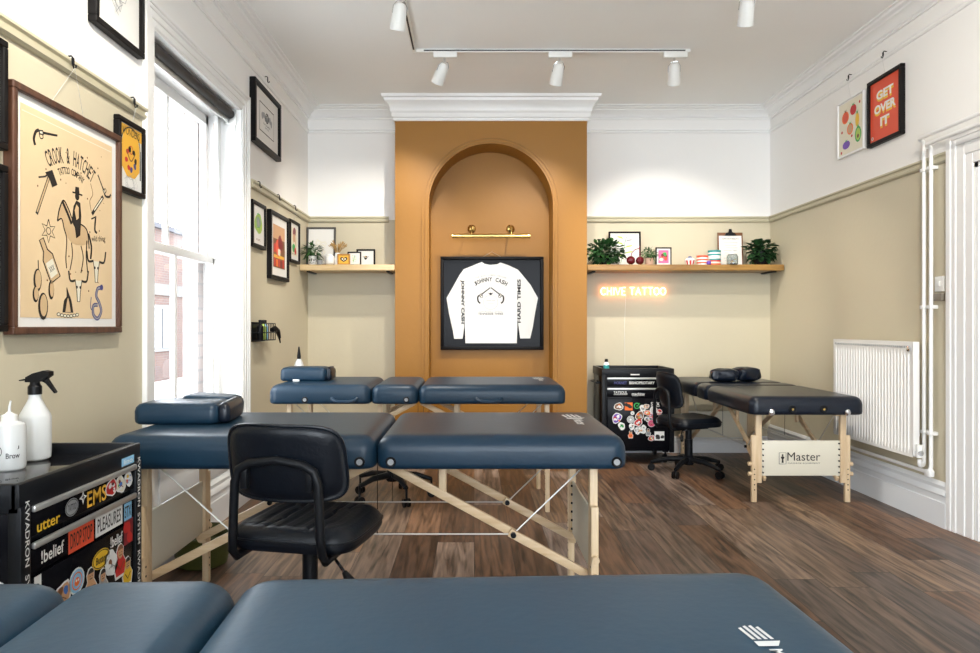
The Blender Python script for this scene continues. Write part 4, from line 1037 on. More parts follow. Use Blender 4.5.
    b.text('wild thing', 0.18, -0.045, 0.10, 0.03, K, y, 0.0, rot=0.12)
    # bottle
    T = lambda p: (-0.135 + (p[0] * .86 + p[1] * .5), -0.185 + (p[1] * .86 - p[0] * .5) * 1.0)
    bo = [(-.030, -.06), (.030, -.06), (.030, .03), (.012, .055), (.012, .10), (-.012, .10), (-.012, .055), (-.030, .03)]
    T = lambda p: (-0.125 + p[0] * .86 - p[1] * .5 * -1 * -1, -0.175 + p[1] * .86 + p[0] * .5)
    b.dpoly([T(p) for p in bo], P_tan, y); b.stroke([T(p) for p in bo + [bo[0]]], .005, K, y - .0003); b.dpoly([T(p) for p in ((-.022, -.045), (.022, -.045), (.022, .015), (-.022, .015))], P_cream, y - .0003); b.text('XXX', *T((0, -.015)), .03, .02, K, y - .0005, rot=.52)
    # cow skulls
    for cx, cz, s in ((0.165, -0.15, 1.0), (0.045, -0.235, .95)):
        b.dpoly([(cx - .022 * s, cz + .015 * s), (cx + .022 * s, cz + .015 * s), (cx + .012 * s, cz - .03 * s), (cx + .008 * s, cz - .07 * s), (cx - .008 * s, cz - .07 * s), (cx - .012 * s, cz - .03 * s)], P_cream, y)
        b.stroke([(cx - .022 * s, cz + .015 * s), (cx - .012 * s, cz - .03 * s), (cx - .008 * s, cz - .07 * s), (cx + .008 * s, cz - .07 * s), (cx + .012 * s, cz - .03 * s), (cx + .022 * s, cz + .015 * s)], .004, K, y - .0003)
        b.stroke(curve(((cx - .02 * s, cz + .015 * s), (cx - .055 * s, cz + .012 * s), (cx - .066 * s, cz + .05 * s))), .009 * s, K, y - .0003); b.stroke(curve(((cx + .02 * s, cz + .015 * s), (cx + .055 * s, cz + .016 * s), (cx + .068 * s, cz + .06 * s))), .009 * s, K, y - .0003)
        b.disc(cx - .011 * s, cz - .012 * s, .006 * s, K, y - .0004, 8); b.disc(cx + .011 * s, cz - .012 * s, .006 * s, K, y - .0004, 8)
    # cactus
    for (cx, cz, rx, rz_) in ((-0.165, -0.325, .027, .048), (-0.195, -0.235, .022, .04), (-0.205, -0.285, .016, .028), (-0.12, -0.265, .016, .035)):
        b.disc(cx, cz, rx, K, y, 16, rz=rz_); b.disc(cx + .003, cz + .003, rx * .72, P_tan, y - .0003, 14, rz=rz_ * .82)
    b.stroke([(-0.19, -0.20), (-0.192, -0.165)], .005, K, y)
    # camp fire
    b.dpoly(curve(((-0.055, -0.345), (-0.045, -0.30), (-0.03, -0.285), (-0.03, -0.25), (-0.015, -0.275), (0.0, -0.30), (0.012, -0.345)), 3), K, y); b.dpoly(curve(((-0.038, -0.343), (-0.03, -0.31), (-0.022, -0.29), (-0.012, -0.315), (-0.005, -0.343)), 3), P_tan, y - .0004)
    for q in range(7): b.disc(-0.078 + q * .019, -0.352 - .006 * math.sin(PI * q / 6), .011, K, y, 10, rz=.007); b.disc(-0.078 + q * .019, -0.352 - .006 * math.sin(PI * q / 6), .008, P_cream, y - .0003, 8, rz=.0045)
    # blue snake
    sp = curve(((0.20, -0.24), (0.175, -0.245), (0.165, -0.275), (0.185, -0.30), (0.20, -0.335), (0.175, -0.365), (0.145, -0.35), (0.145, -0.315), (0.175, -0.31)), 6)
    b.stroke(sp, .016, P_dkblue, y); b.stroke(sp, .006, P_grey, y - .0003); b.disc(0.202, -0.238, .012, P_dkblue, y - .0004, 10); b.stroke(curve(((0.13, -0.28), (0.125, -0.32), (0.14, -0.335))), .004, P_dkblue, y)
    rnd = random.Random(2)
    for _ in range(34): b.disc(rnd.uniform(-.22, .22), rnd.uniform(-.35, .33), rnd.choice((.0025, .004)), P_brown, y + .0001, 6)
    b.v[n_v:] = [(x * 0.98, yy, z * 0.93 + 0.004) for x, yy, z in b.v[n_v:]]
def art_yellow(b, w, h, y):
    b.dpoly([(-w * .8, -h * .35)] + [(w * .8 * -math.cos(PI * k / 14), h * .35 + w * .75 * math.sin(PI * k / 14)) for k in range(15)] + [(w * .8, -h * .35), (w * .35, -h * .62), (-w * .35, -h * .62)], P_gold, y)
    b.ring(0, h * .35, w * .85, .006, M_ink, y - .0003, 20, 0, PI); b.rect(w * .82, w * .92, -h * .6, h * .35, M_ink, y - .0003); b.rect(-w * .92, -w * .82, -h * .6, h * .35, M_ink, y - .0003)
    b.rect(-w, w, h * .62, h * .98, P_gold, y - .0001); b.text('WONDERS', 0, h * .80, w * 1.6, h * .24, M_ink, y - .0004, .01)
    for k in range(8):
        q = k * 2.4; b.dpoly(blob(w * .42 * math.cos(q), h * -.05 + h * .32 * math.sin(q), .012, k, 9), [M_ink, P_red, P_dkblue][k % 3], y - .0005)
    b.ring(0, h * .25, .016, .004, P_red, y - .0005); b.stroke(curve(((-w * .4, h * .2), (0, -h * .1), (w * .4, h * .2))), .006, P_brown, y - .0006)
    scribble(b, 0, -h * .8, w * .7, P_grey, y - .0002, 4, 30, .0015)
def art_lines(seed, ink=P_grey, n=5, ww=.003):
    def f(b, w, h, y):
        rnd = random.Random(seed)
        for k in range(n): scribble(b, rnd.uniform(-.4, .4) * w, rnd.uniform(-.55, .5) * h, min(w, h) * rnd.uniform(.3, .5), ink, y - k * .0001, seed + k, 20, ww)
    return f
def art_ship(b, w, h, y):
    b.stroke([(-w * .72, -h * .72), (w * .72, -h * .72), (w * .72, h * .72), (-w * .72, h * .72), (-w * .72, -h * .72)], .007, M_ink, y)
    for k in range(7): b.dpoly(blob(w * (-.45 + .15 * k), h * (.12 + .08 * math.sin(k * 1.7)), h * .17, k, 10), P_grey, y - .0002 - k * .00005)
    scribble(b, 0, h * .15, h * .36, M_ink, y - .001, 8, 34, .004)
    b.text('THE CLASSIC', .0, -h * .24, w * .7, h * .08, M_ink, y, .01); b.text('TATTOO', .0, -h * .40, w * .4, h * .07, M_ink, y, .01)
def art_portrait(b, w, h, y):
    b.dpoly(blob(0, h * .1, w * .6, 3), P_lime, y); b.dpoly(blob(0, h * .15, w * .35, 4), P_grey, y - .0002); scribble(b, 0, h * .1, w * .65, P_green, y - .0004, 5, 24, .004); b.text('INK', 0, -h * .75, w * .7, h * .10, P_brown, y)
def art_redroom(b, w, h, y):
    b.rect(-w, w, h * .35, h, P_skin, y); b.rect(-w, w, -h, h * .35, P_brown, y); b.rect(-w * .9, w * .9, -h * .55, -h * .4, P_gold, y - .0002)
    for k, c in enumerate((P_red, P_orange, P_red, P_dred, P_red)): b.rect(-w * .85 + k * w * .36, -w * .58 + k * w * .36, -h * .95, -h * (.55 + .06 * (k % 2)), c, y - .0003)
    b.dpoly(blob(-w * .1, -h * .05, w * .45, 8), P_coral, y - .0003); b.dpoly(blob(w * .2, h * .2, w * .38, 9), P_dred, y - .0004); b.rect(-w * .2, w * .2, -h * .4, -h * .1, P_cream, y - .0005); b.rect(-w * .9, -w * .6, -h * .3, h * .1, P_red, y - .0005)
def art_dancer(b, w, h, y):
    b.dpoly(blob(0, h * .62, w * .5, 2), P_dred, y); b.dpoly(blob(0, h * .15, w * .5, 5), P_skin, y - .0002); b.dpoly([(-w * .5, -h * .7), (w * .5, -h * .7), (w * .2, 0), (-w * .2, 0)], P_cream, y - .0003)
    b.dpoly(blob(-w * .2, -h * .45, w * .4, 8), P_green, y - .0004); b.dpoly(blob(w * .3, -h * .65, w * .3, 9), P_red, y - .0005); b.text('SAILOR', 0, -h * .88, w * 1.3, h * .08, M_ink, y)
def art_getover(b, w, h, y):
    for row, word in enumerate(('GET', 'OVER', 'IT')):
        wd = {3: 1.15, 4: 1.45, 2: .62}[len(word)] * w; z = h * (.50 - .46 * row)
        b.text(word, .003, z - .011, wd, h * .30, P_yellow, y, .05); b.text(word, 0, z + .003, wd, h * .30, P_white, y - .0003, .04)
    b.disc(-w * .86, -h * .86, .012, P_white, y, 12); b.text('1', -w * .86, -h * .86, .006, .014, M_ink, y - .0003)
def art_fruit(b, w, h, y):
    def fruit(cx, cz, rx, rz_, c, leaf=P_green, inner=None):
        b.disc(cx * w, cz * h, rx * w, c, y - .0002, 18, rz=rz_ * h)
        if inner: b.disc(cx * w, cz * h, rx * w * .72, inner, y - .0004, 16, rz=rz_ * h * .78)
        for k in (-1, 0, 1): b.dpoly([(cx * w - .006, (cz + rz_ * .8) * h), (cx * w + .006, (cz + rz_ * .8) * h), (cx * w + k * .016, (cz + rz_ * 1.35) * h)], leaf, y - .0005)
    fruit(-.45, .42, .30, .24, P_orange, P_brown, P_coral); fruit(.22, .58, .26, .20, P_red); fruit(-.05, -.10, .26, .22, P_orange, P_green, P_skin); fruit(.55, .12, .16, .28, P_yellow)
    fruit(.62, -.45, .26, .30, P_green, P_green, P_lime); b.disc(.62 * w, -.52 * h, .09 * w, P_brown, y - .0007, 12); fruit(-.38, -.66, .32, .16, P_purple)
    for x, z in ((-.75, -.1), (-.8, -.9), (.1, -.4), (.75, .75)): b.disc(x * w, z * h, .07 * w, P_red, y - .0003, 8)
def art_flower(b, w, h, y):
    b.rect(-w, w, -h, h, P_pink, y)
    for k in range(7): b.dpoly(blob(w * .45 * math.cos(k * 1.1), h * .45 * math.sin(k * 1.7), w * .35, k, 9), [P_dred, P_green, P_coral, P_cream][k % 4], y - .0003 - k * .0001)
def art_bee(b, w, h, y):
    b.dpoly(blob(0, 0, w * .35, 2, 10), M_ink, y); b.stroke([(-w * .6, h * .25), (0, 0), (w * .6, h * .25)], .006, P_grey, y - .0002); b.disc(0, h * .2, w * .12, P_gold, y - .0003, 8)
def art_heart(b, w, h, y):
    b.dpoly(curve(((0, -h * .65), (-w * .7, 0), (-w * .62, h * .5), (-w * .25, h * .55), (0, h * .25), (w * .25, h * .55), (w * .62, h * .5), (w * .7, 0), (0, -h * .65)), 4)[:-1], M_ink, y); b.disc(-w * .28, h * .12, w * .18, P_cream, y - .0002, 10); b.disc(w * .28, h * .12, w * .18, P_cream, y - .0002, 10); b.disc(0, -h * .2, w * .12, P_cream, y - .0002, 8)
def art_botanic(b, w, h, y):
    b.stroke(curve(((-w * .3, -h * .9), (-w * .1, -h * .2), (0, h * .4), (w * .15, h * .8))), .004, P_green, y)
    for k in range(8):
        z = h * (-.7 + .19 * k); s = -1 if k % 2 else 1; b.dpoly([(-.01, z), (s * w * .45, z + h * .10), (s * w * .55, z + h * .2), (s * w * .2, z + h * .15)], P_lime if k % 3 else P_grey, y - .0003)

xw = XL + 0.001
frame('large brown framed western flash sheet poster on the left wall', (xw, 2.46, 1.46), LEFT, 0.66, 0.78, 0.024, 0.034, M_walnut, 0.030, M_paper, M_kraft, art_flash)
frame('small black framed yellow poster beside the tall window', (xw, 2.895, 1.79), LEFT, 0.225, 0.30, 0.020, 0.026, M_blackframe, 0, None, M_paper, art_yellow)
frame('black framed pencil drawing hung above the picture rail at top left', (xw, 2.79, 2.49), LEFT, 0.385, 0.52, 0.026, 0.034, M_blackframe, 0.0, None, M_paper, art_lines(7, P_grey, 7))
frame('black picture frame cut off by the left edge, upper one', (xw, 1.98, 1.79), LEFT, 0.27, 0.33, 0.022, 0.030, M_blackframe, 0.03, M_paper, M_paper, art_lines(17, M_ink, 4))
frame('black picture frame cut off by the left edge, lower one', (xw, 1.98, 1.33), LEFT, 0.27, 0.50, 0.022, 0.030, M_blackframe, 0.03, M_paper, M_paper, art_lines(19, M_ink, 4))
frame('black framed engraving with wide white mount above the far picture rail', (xw, 4.77, 2.485), LEFT, 0.60, 0.41, 0.030, 0.040, M_blackframe, 0.045, M_paper, M_paper, art_ship)
frame('small dark framed figure print nearest the window beyond it', (xw, 4.605, 1.755), LEFT, 0.29, 0.30, 0.024, 0.028, M_blackframe, 0.0, None, M_paper, art_portrait)
frame('dark framed red and brown print, tallest of three beyond the window', (xw, 5.085, 1.665), LEFT, 0.48, 0.48, 0.028, 0.032, M_blackframe, 0.06, M_paper, P_cream, art_redroom)
frame('narrow dark framed print nearest the left alcove corner', (xw, 5.525, 1.755), LEFT, 0.30, 0.33, 0.022, 0.028, M_blackframe, 0.035, M_paper, P_cream, art_dancer)
frame('black framed orange red poster with white and yellow words', (XR - 0.001, 4.33, 2.445), RIGHT, 0.36, 0.42, 0.024, 0.030, M_blackframe, 0, None, P_coral, art_getover)
frame('white framed fruit and vegetable print high on the right wall', (XR - 0.001, 4.73, 2.445), RIGHT, 0.33, 0.385, 0.010, 0.022, M_trim, 0.008, M_paper, P_cream, art_fruit)

def hook(label, wall, y, ztop, zbot, spread=0.0, z0=None):
    """moulding hook with picture wire"""
    s = 1 if wall == 'L' else -1; x = (XL if wall == 'L' else XR)
    z0 = z0 or ztop
    t = thing('picture_hook', label, 'hook', (x, y, ztop))
    b = MB(); b.tube([(s * 0.006, 0, 0.006), (s * 0.024, 0, 0.009), (s * 0.031, 0, 0.0), (s * 0.029, 0, -0.022), (s * 0.033, 0, -0.034), (s * 0.040, 0, -0.033), (s * 0.041, 0, -0.024)], 0.0030, M_blackmetal, 8)
    b.box(s * 0.030 - .002, s * 0.030 + .002, -0.008, 0.008, -0.022, 0.003, M_blackmetal, 0.002); b.obj('hook', t)
    b = MB()
    if spread: b.tube([(s * 0.012, -spread, zbot - ztop), (s * 0.036, 0, -0.034), (s * 0.012, spread, zbot - ztop)], 0.0010, M_steel, 5)
    else: b.tube([(s * 0.036, 0, -0.034), (s * 0.012, 0, zbot - ztop)], 0.0010, M_steel, 5)
    b.obj('picture_wire', t)
hook('picture rail hook above the large brown framed poster', 'L', 2.455, 2.035, 1.848, 0.10)
hook('picture rail hook above the small yellow poster', 'L', 2.90, 2.035, 1.90)
hook('picture rail hook above the small dark framed figure print', 'L', 4.60, 2.035, 1.88)
hook('picture rail hook above the tallest dark framed print', 'L', 5.06, 2.035, 1.88)
hook('picture rail hook above the narrow dark framed print', 'L', 5.52, 2.035, 1.90)
hook('cornice moulding hook above the framed engraving', 'L', 4.77, 2.785, 2.66)
hook('cornice moulding hook above the fruit and vegetable print', 'R', 4.73, 2.785, 2.62)
hook('cornice moulding hook above the orange red poster', 'R', 4.33, 2.785, 2.63)

# ---- the framed shirt in the niche
t = thing('framed_shirt', 'white printed long sleeve shirt in a black box frame in the niche', 'framed shirt', (0.155, YB - 0.001, 1.287))
w, h, fw, dp = 0.885, 0.80, 0.026, 0.05
b = MB()
for a in ((-w / 2, w / 2, h / 2 - fw, h / 2), (-w / 2, w / 2, -h / 2, -h / 2 + fw), (-w / 2, -w / 2 + fw, -h / 2 + fw, h / 2 - fw), (w / 2 - fw, w / 2, -h / 2 + fw, h / 2 - fw)):
    b.box(a[0], a[1], -dp, 0, a[2], a[3], M_blackframe, 0.003)
b.obj('frame', t)
MB().box(-w / 2 + fw, w / 2 - fw, -0.012, -0.001, -h / 2 + fw, h / 2 - fw, M_gloss, 0).obj('backing', t)
def sp(px, py): return (((px - 610.5) / 5.444) * 0.00863, (350 - py) / 5.444 * 0.00863)
sh = MB()
def soft(poly, y0, y1, m):
    sh.prism([sp(*p) for p in poly], y0, y1, m)
soft([(466, 567), (745, 567), (748, 480), (748, 330), (752, 168), (705, 146), (655, 128), (640, 138), (600, 142), (570, 136), (555, 125), (500, 148), (455, 166), (462, 330), (463, 480)], -0.026, -0.013, M_paper)
soft([(405, 543), (451, 543), (460, 470), (462, 330), (456, 166), (435, 195), (400, 258), (363, 322), (380, 420), (398, 500)], -0.022, -0.013, M_paper)
soft([(764, 541), (818, 541), (832, 480), (845, 400), (860, 321), (820, 250), (775, 195), (752, 168), (748, 330), (750, 440)], -0.022, -0.013, M_paper)
shirt = sh.obj('shirt', t, smooth=False)
b = MB(); y = -0.0268; cx, cz = sp(603, 330)
b.arctext('JOHNNY CASH', cx, cz - 0.07, 0.245, PI / 2 + 0.62, PI / 2 - 0.62, 0.024, 0.036, M_ink, y, 0.03)
b.arctext('THE MAN COMES AROUND', cx, cz - 0.14, 0.350, PI / 2 + 0.40, PI / 2 - 0.40, 0.010, 0.012, P_grey, y, 0.01)
pistol(b, *sp(560, 300), 0.085, 0.62, M_ink, y, 1); pistol(b, *sp(646, 300), 0.085, -0.62, M_ink, y, -1)
b.dpoly([sp(*p) for p in ((590, 292), (598, 296), (603, 292), (610, 296), (617, 290), (610, 303), (603, 306), (596, 302))], M_ink, y)
b.ring(cx, sp(603, 345)[1], 0.062, 0.002, P_grey, y); b.text('MEMPHIS TENN', cx, sp(0, 335)[1], 0.08, 0.009, P_grey, y); b.text('RING OF', cx, sp(0, 350)[1], 0.05, 0.008, P_grey, y)
b.text('TENNESSEE THREE', cx, sp(0, 407)[1], 0.215, 0.018, M_ink, y, .01); b.text('COUNTRY   FOLK', cx, sp(0, 394)[1], 0.20, 0.008, P_grey, y)
lab(b.obj('shirt_print', shirt), 'black lettering and crossed revolvers'); b = MB()
b.text('JOHNNY CASH', sp(448, 0)[0] + .003, sp(0, 342)[1], 0.375, 0.034, M_ink, -0.0274, 0.03, rot=-PI / 2); b.obj('sleeve_lettering', shirt); b = MB(); b.text('HARD TIMES', sp(757, 0)[0], sp(0, 338)[1], 0.375, 0.030, M_ink, -0.0274, 0.03, rot=PI / 2); b.obj('sleeve_lettering', shirt)
MB().tube([(-0.10, -0.004, h / 2 - 0.01), (0, -0.006, h / 2 + 0.045), (0.10, -0.004, h / 2 - 0.01)], 0.0012, M_steel, 5).obj('hanging_wire', t)

# ---- brass picture light
t = thing('picture_light', 'long brass picture light above the framed shirt', 'lamp', (0.145, YB, 1.93))
MB().tube([(-0.33, -0.19, -0.085), (0.325, -0.19, -0.085)], 0.018, M_brass, 20).obj('lamp_tube', t)
for x in (-0.165, 0.17):
    b = MB(); Mx = Matrix.Translation((x, 0, 0)) @ Matrix.Rotation(PI / 2, 4, 'X'); b.lathe([(0.036, 0), (0.036, 0.006), (0.030, 0.012), (0.014, 0.018), (0.012, 0.030)], (0, 0, 0), M_brass, 24, M=Mx); rs = b.obj('wall_rosette', t)
    MB().tube([(x, -0.028, 0), (x, -0.08, 0.02), (x, -0.15, 0.0), (x, -0.185, -0.045), (x, -0.19, -0.075)], 0.006, M_brass, 10).obj('swan_arm', t)

# =================================================================== TRACK LIGHTING
ZT = H - 0.03
t = thing('lighting_track', 'white L-shaped lighting track on the ceiling', 'lighting track', (0, 0, H))
MB().box(-0.42, 1.465, 4.735, 4.765, -0.022, 0, M_whiteplastic, 0.003)  .box(-0.34, 1.43, 4.7335, 4.7360, -0.016, -0.008, M_blackmetal, 0).obj('front_rail', t)
MB().box(-0.42, -0.39, 0.4, 4.735, -0.022, 0, M_whiteplastic, 0.003).box(-0.411, -0.399, 0.4, 4.70, -0.0225, -0.0185, M_grey if False else M_blackmetal, 0).obj('side_rail', t)
t2 = thing('lighting_track', 'white lighting track on the ceiling at the top right edge', 'lighting track', (0, 0, H))
MB().box(1.47, 1.50, 0.4, 3.86, -0.022, 0, M_whiteplastic, 0.003).obj('rail', t2)
def spotlight(label, x, y, tx, ty, tz, along='x', power=1.0):
    t = thing('track_spotlight', label, 'spotlight', (x, y, H - 0.0225), 0, 'white track spotlights')
    if along == 'x': MB().box(-0.075, 0.085, -0.020, 0.020, -0.036, 0.0, M_whiteplastic, 0.004).obj('adapter', t)
    else: MB().box(-0.020, 0.020, -0.085, 0.075, -0.036, 0.0, M_whiteplastic, 0.004).obj('adapter', t)
    d = Vector((tx - x, ty - y, tz - (H - 0.12))).normalized(); R = d.to_track_quat('-Z', 'Y').to_matrix().to_4x4()
    piv = Vector((0, 0, -0.075))
    b = MB(); b.tube([(0, 0, -0.036), (0, 0, -0.060)], 0.007, M_chrome, 10)
    Mx = Matrix.Translation(piv) @ R
    b.tube([Mx @ Vector(p) for p in ((-0.040, 0, -0.055), (-0.040, 0, -0.015), (-0.02, 0, 0.014), (0.02, 0, 0.014), (0.040, 0, -0.015), (0.040, 0, -0.055))], 0.0028, M_chrome, 8); b.obj('yoke', t)
    b = MB(); b.lathe([(0.018, 0.004), (0.027, -0.006), (0.034, -0.022), (0.038, -0.045), (0.043, -0.110), (0.044, -0.138), (0.039, -0.138), (0.036, -0.125), (0.033, -0.12)], (0, 0, 0), M_whiteplastic, 28, M=Mx); hd = b.obj('head', t, ang=0.8)
    b = MB(); b.lathe([(0.0005, -0.122), (0.036, -0.122), (0.036, -0.126), (0.0005, -0.126)], (0, 0, 0), mat('lamp_lens', (0.9, 0.85, 0.75), 0.3, emit=SPOT_COL, estr=14.0), 20, M=Mx); b.obj('lens', t)
    l = bpy.data.lights.new('spot_beam', 'SPOT'); l.energy = SPOT_W * power; l.color = SPOT_COL; l.spot_size = math.radians(88); l.spot_blend = 0.75; l.shadow_soft_size = 0.022
    lo = bpy.data.objects.new('spot_beam', l); COL.objects.link(lo); lo.parent = t
    lo.matrix_local = Matrix.Translation(piv + d * 0.155) @ d.to_track_quat('-Z', 'Y').to_matrix().to_4x4()
    return t
spotlight('left track spotlight tilted towards the left alcove', -0.20, 4.75, -0.95, 5.75, 1.35)
spotlight('middle track spotlight over the arched niche', 0.58, 4.75, 0.32, 5.8, 1.2)
spotlight('right track spotlight over the right alcove', 1.36, 4.75, 1.62, 5.9, 1.2)
spotlight('spotlight near the top edge on the side rail left of centre', -0.405, 3.86, -0.85, 4.9, 0.5, 'y')
spotlight('spotlight at the top edge right of centre', 1.485, 3.80, 1.75, 5.2, 0.6, 'y')
spotlight('added fill spotlight on the side rail, out of view', -0.405, 1.6, -1.4, 2.4, 1.7, 'y', 1.6)  # unseen lamp added to brighten the left wall and bounce onto the ceiling
spotlight('added fill spotlight on the right rail, out of view', 1.485, 1.6, 2.5, 3.0, 1.8, 'y', 1.6)  # likewise added out of view, for the right wall and ceiling bounce

# =================================================================== NEON LETTERING
M_neon = mat('white_hot_neon', (1.0, 0.8, 0.6), 0.4, emit=(1.0, 0.80, 0.56), estr=2.4)
M_neonback = mat('orange_halo_glow', (1.0, 0.5, 0.1), 0.4, emit=(1.0, 0.27, 0.02), estr=NEON * 1.5)  # added strip behind the letters, throws the orange halo on the wall
t = thing('neon_sign', 'glowing orange neon lettering under the right alcove shelf', 'neon sign', (1.36, YB - 0.028, 1.39))
def glyph(ch):
    L = {'C': [arc(.5, .5, .48, .75, 2 * PI - .75, 14)], 'H': [[(.1, 0), (.1, 1)], [(.85, 0), (.85, 1)], [(.1, .5), (.85, .5)]], 'I': [[(.1, 0), (.1, 1)]], 'V': [[(0, 1), (.45, 0), (.9, 1)]],
         'E': [[(.75, 0), (.1, 0), (.1, 1), (.75, 1)], [(.1, .5), (.65, .5)]], 'T': [[(.45, 0), (.45, 1)], [(0, 1), (.9, 1)]], 'A': [[(0, 0), (.48, 1), (.96, 0)], [(.2, .35), (.76, .35)]], 'O': [arc(.5, .5, .48, 0, 2 * PI - .05, 22)]}
    return L[ch], {'I': .2, 'V': .9, 'E': .8, 'T': .9, 'C': .9}.get(ch, 1.0)
x = -0.268; hh = 0.062
for ch in 'CHIVE TATTOO':
    if ch == ' ': x += 0.026; continue
    g, wd = glyph(ch); b = MB()
    for line in g: b.tube([(x + p[0] * hh * .74, 0, (p[1] - .5) * hh) for p in line], 0.0042, M_neon, 8)
    lt = b.obj('letter', t); b = MB()
    for line in g: b.tube([(x + p[0] * hh * .74, 0.006, (p[1] - .5) * hh) for p in line], 0.0028, M_neonback, 6)
    lab(b.obj('halo_strip', lt), 'added orange strip for the wall halo'); x += wd * hh * .74 + 0.0095
for sx in (-0.2, 0.2): MB().box(sx - .004, sx + .004, 0.0, 0.027, -.004, .004, M_whiteplastic, 0).obj('standoff', t)
MB().tube([(-0.05, 0.020, -0.03), (-0.06, 0.024, -0.3), (-0.055, 0.024, -0.75)], 0.0016, M_whiteplastic, 6).obj('power_lead', t)

# =================================================================== RADIATOR, PIPES, SWITCH
t = thing('radiator', 'white panel radiator under the beige part of the right wall', 'radiator', (XR - 0.001, 4.333, 0.36), RIGHT)
b = MB(); vs = []; fs = []; w, h = 0.86, 0.64; n = 26; zs = (0.0, 0.018, 0.045, 0.575, 0.600, h)
xs = []
for k in range(n):
    x0 = -w / 2 + 0.022 + (w - 0.044) * k / n; p = (w - 0.044) / n
    xs += [(x0, 0), (x0 + p * .30, 0), (x0 + p * .42, 1), (x0 + p * .88, 1)]
xs = [(-w / 2, 0)] + xs + [(w / 2, 0)]
for j, z in enumerate(zs):
    for x, g in xs: vs.append((x, -0.112 + (0.006 * g if j in (2, 3) else 0) , z))
nn = len(xs)
for j in range(len(zs) - 1):
    for i in range(nn - 1): a = j * nn + i; fs.append([a, a + 1, a + nn + 1, a + nn])
b.add(vs, fs, M_radiator); b.box(-w / 2 + .001, w / 2 - .001, -0.101, -0.080, 0.004, h - .003, M_radiator, 0)
b.obj('panel', t, ang=0.25)
b = MB(); b.box(-w / 2, w / 2, -0.113, -0.078, h, h + 0.006, M_radiator, 0.001)
for k in range(40): b.box(-w / 2 + .02 + k * .0205, -w / 2 + .031 + k * .0205, -0.1145, -0.1115, h - 0.030, h - 0.018, P_grey, 0)
b.obj('top_grille', t)
for s in (-1, 1): MB().box(s * w / 2 - .004, s * w / 2 + .004, -0.112, -0.078, 0.01, h + .004, M_radiator, 0.001).obj('side_panel', t)
for s in (-.3, .3): MB().box(s - .015, s + .015, -0.081, 0, 0.1, h - .1, M_radiator, 0).obj('wall_bracket', t)
b = MB(); b.lathe([(0.014, 0), (0.014, 0.008), (0.006, 0.010)], (0, 0, 0), M_chrome, 14, M=Matrix.Translation((w / 2 - 0.03, -0.114, h - 0.035)) @ Matrix.Rotation(PI / 2, 4, 'X')); b.obj('bleed_valve', t)
b = MB(); b.tube([(w / 2 + 0.002, -0.09, 0.03), (w / 2 + 0.040, -0.09, 0.03)], 0.014, M_chrome, 14); b.tube([(w / 2 + 0.022, -0.09, 0.005), (w / 2 + 0.022, -0.09, 0.075)], [0.017, 0.017], M_whiteplastic, 16); b.obj('thermostat_valve', t)

def rcurve(pts, r=0.03, n=5):
    """round the corners of a 3D polyline"""
    P = [Vector(p) for p in pts]; out = [P[0]]
    for i in range(1, len(P) - 1):
        a = (P[i - 1] - P[i]).normalized(); c = (P[i + 1] - P[i]).normalized()
        for k in range(n + 1):
            s = k / n; out.append(P[i] + a * r * (1 - s) ** 2 + c * r * s ** 2)
    out.append(P[-1]); return out
y1, y2 = 3.935, 3.875
t = thing('heating_pipe', 'white heating pipe rising from the radiator valve, left of the pair', 'pipe', (XR, y1, 0))
MB().tube(rcurve([(-0.091, -0.055, 0.355), (-0.091, -0.055, 0.315), (-0.030, 0.0, 0.315), (-0.030, 0.0, 2.13), (-0.075, -0.02, 2.14), (-0.075, -1.9, 2.14)], 0.028), 0.0105, M_trim, 14).obj('pipe_run', t)
for z in (0.50, 1.20, 1.97): MB().box(-0.045, 0, -0.018, 0.018, z - .010, z + .010, M_trim, 0.003).obj('pipe_clip', t)
t = thing('heating_pipe', 'white heating pipe nearer the door, right of the pair', 'pipe', (XR, y2, 0))
MB().tube(rcurve([(-0.045, 0.92, 0.245), (-0.045, 0.92, 0.285), (-0.045, 0.0, 0.285), (-0.030, 0.0, 0.30), (-0.030, 0.0, 2.085), (-0.075, -0.02, 2.09), (-0.075, -1.84, 2.09)], 0.026), 0.0105, M_trim, 14).obj('pipe_run', t)
for z in (0.50, 1.20, 1.97): MB().box(-0.045, 0, -0.018, 0.018, z - .010, z + .010, M_trim, 0.003).obj('pipe_clip', t)
MB().box(-0.058, -0.028, -0.03, 0.02, 0.262, 0.300, M_trim, 0.006).obj('elbow', t)
t = thing('light_switch', 'square white light switch between pipes and door frame', 'switch', (XR, 3.835, 1.325), RIGHT)
MB().box(-0.036, 0.036, -0.014, 0, -0.042, 0.042, M_whiteplastic, 0.004).obj('face_plate', t); MB().box(-0.012, 0.012, -0.019, -0.012, -0.014, 0.014, M_whiteplastic, 0.002).obj('rocker', t)
b = MB(); b.box(XR - 0.022, XR, 3.802, 3.868, 1.232, 1.272, mat('taupe_plastic', (0.22, 0.19, 0.15), 0.5), 0.003); tag(b.obj('wall_box'), 'small taupe box on the wall just under the light switch', 'wall box')

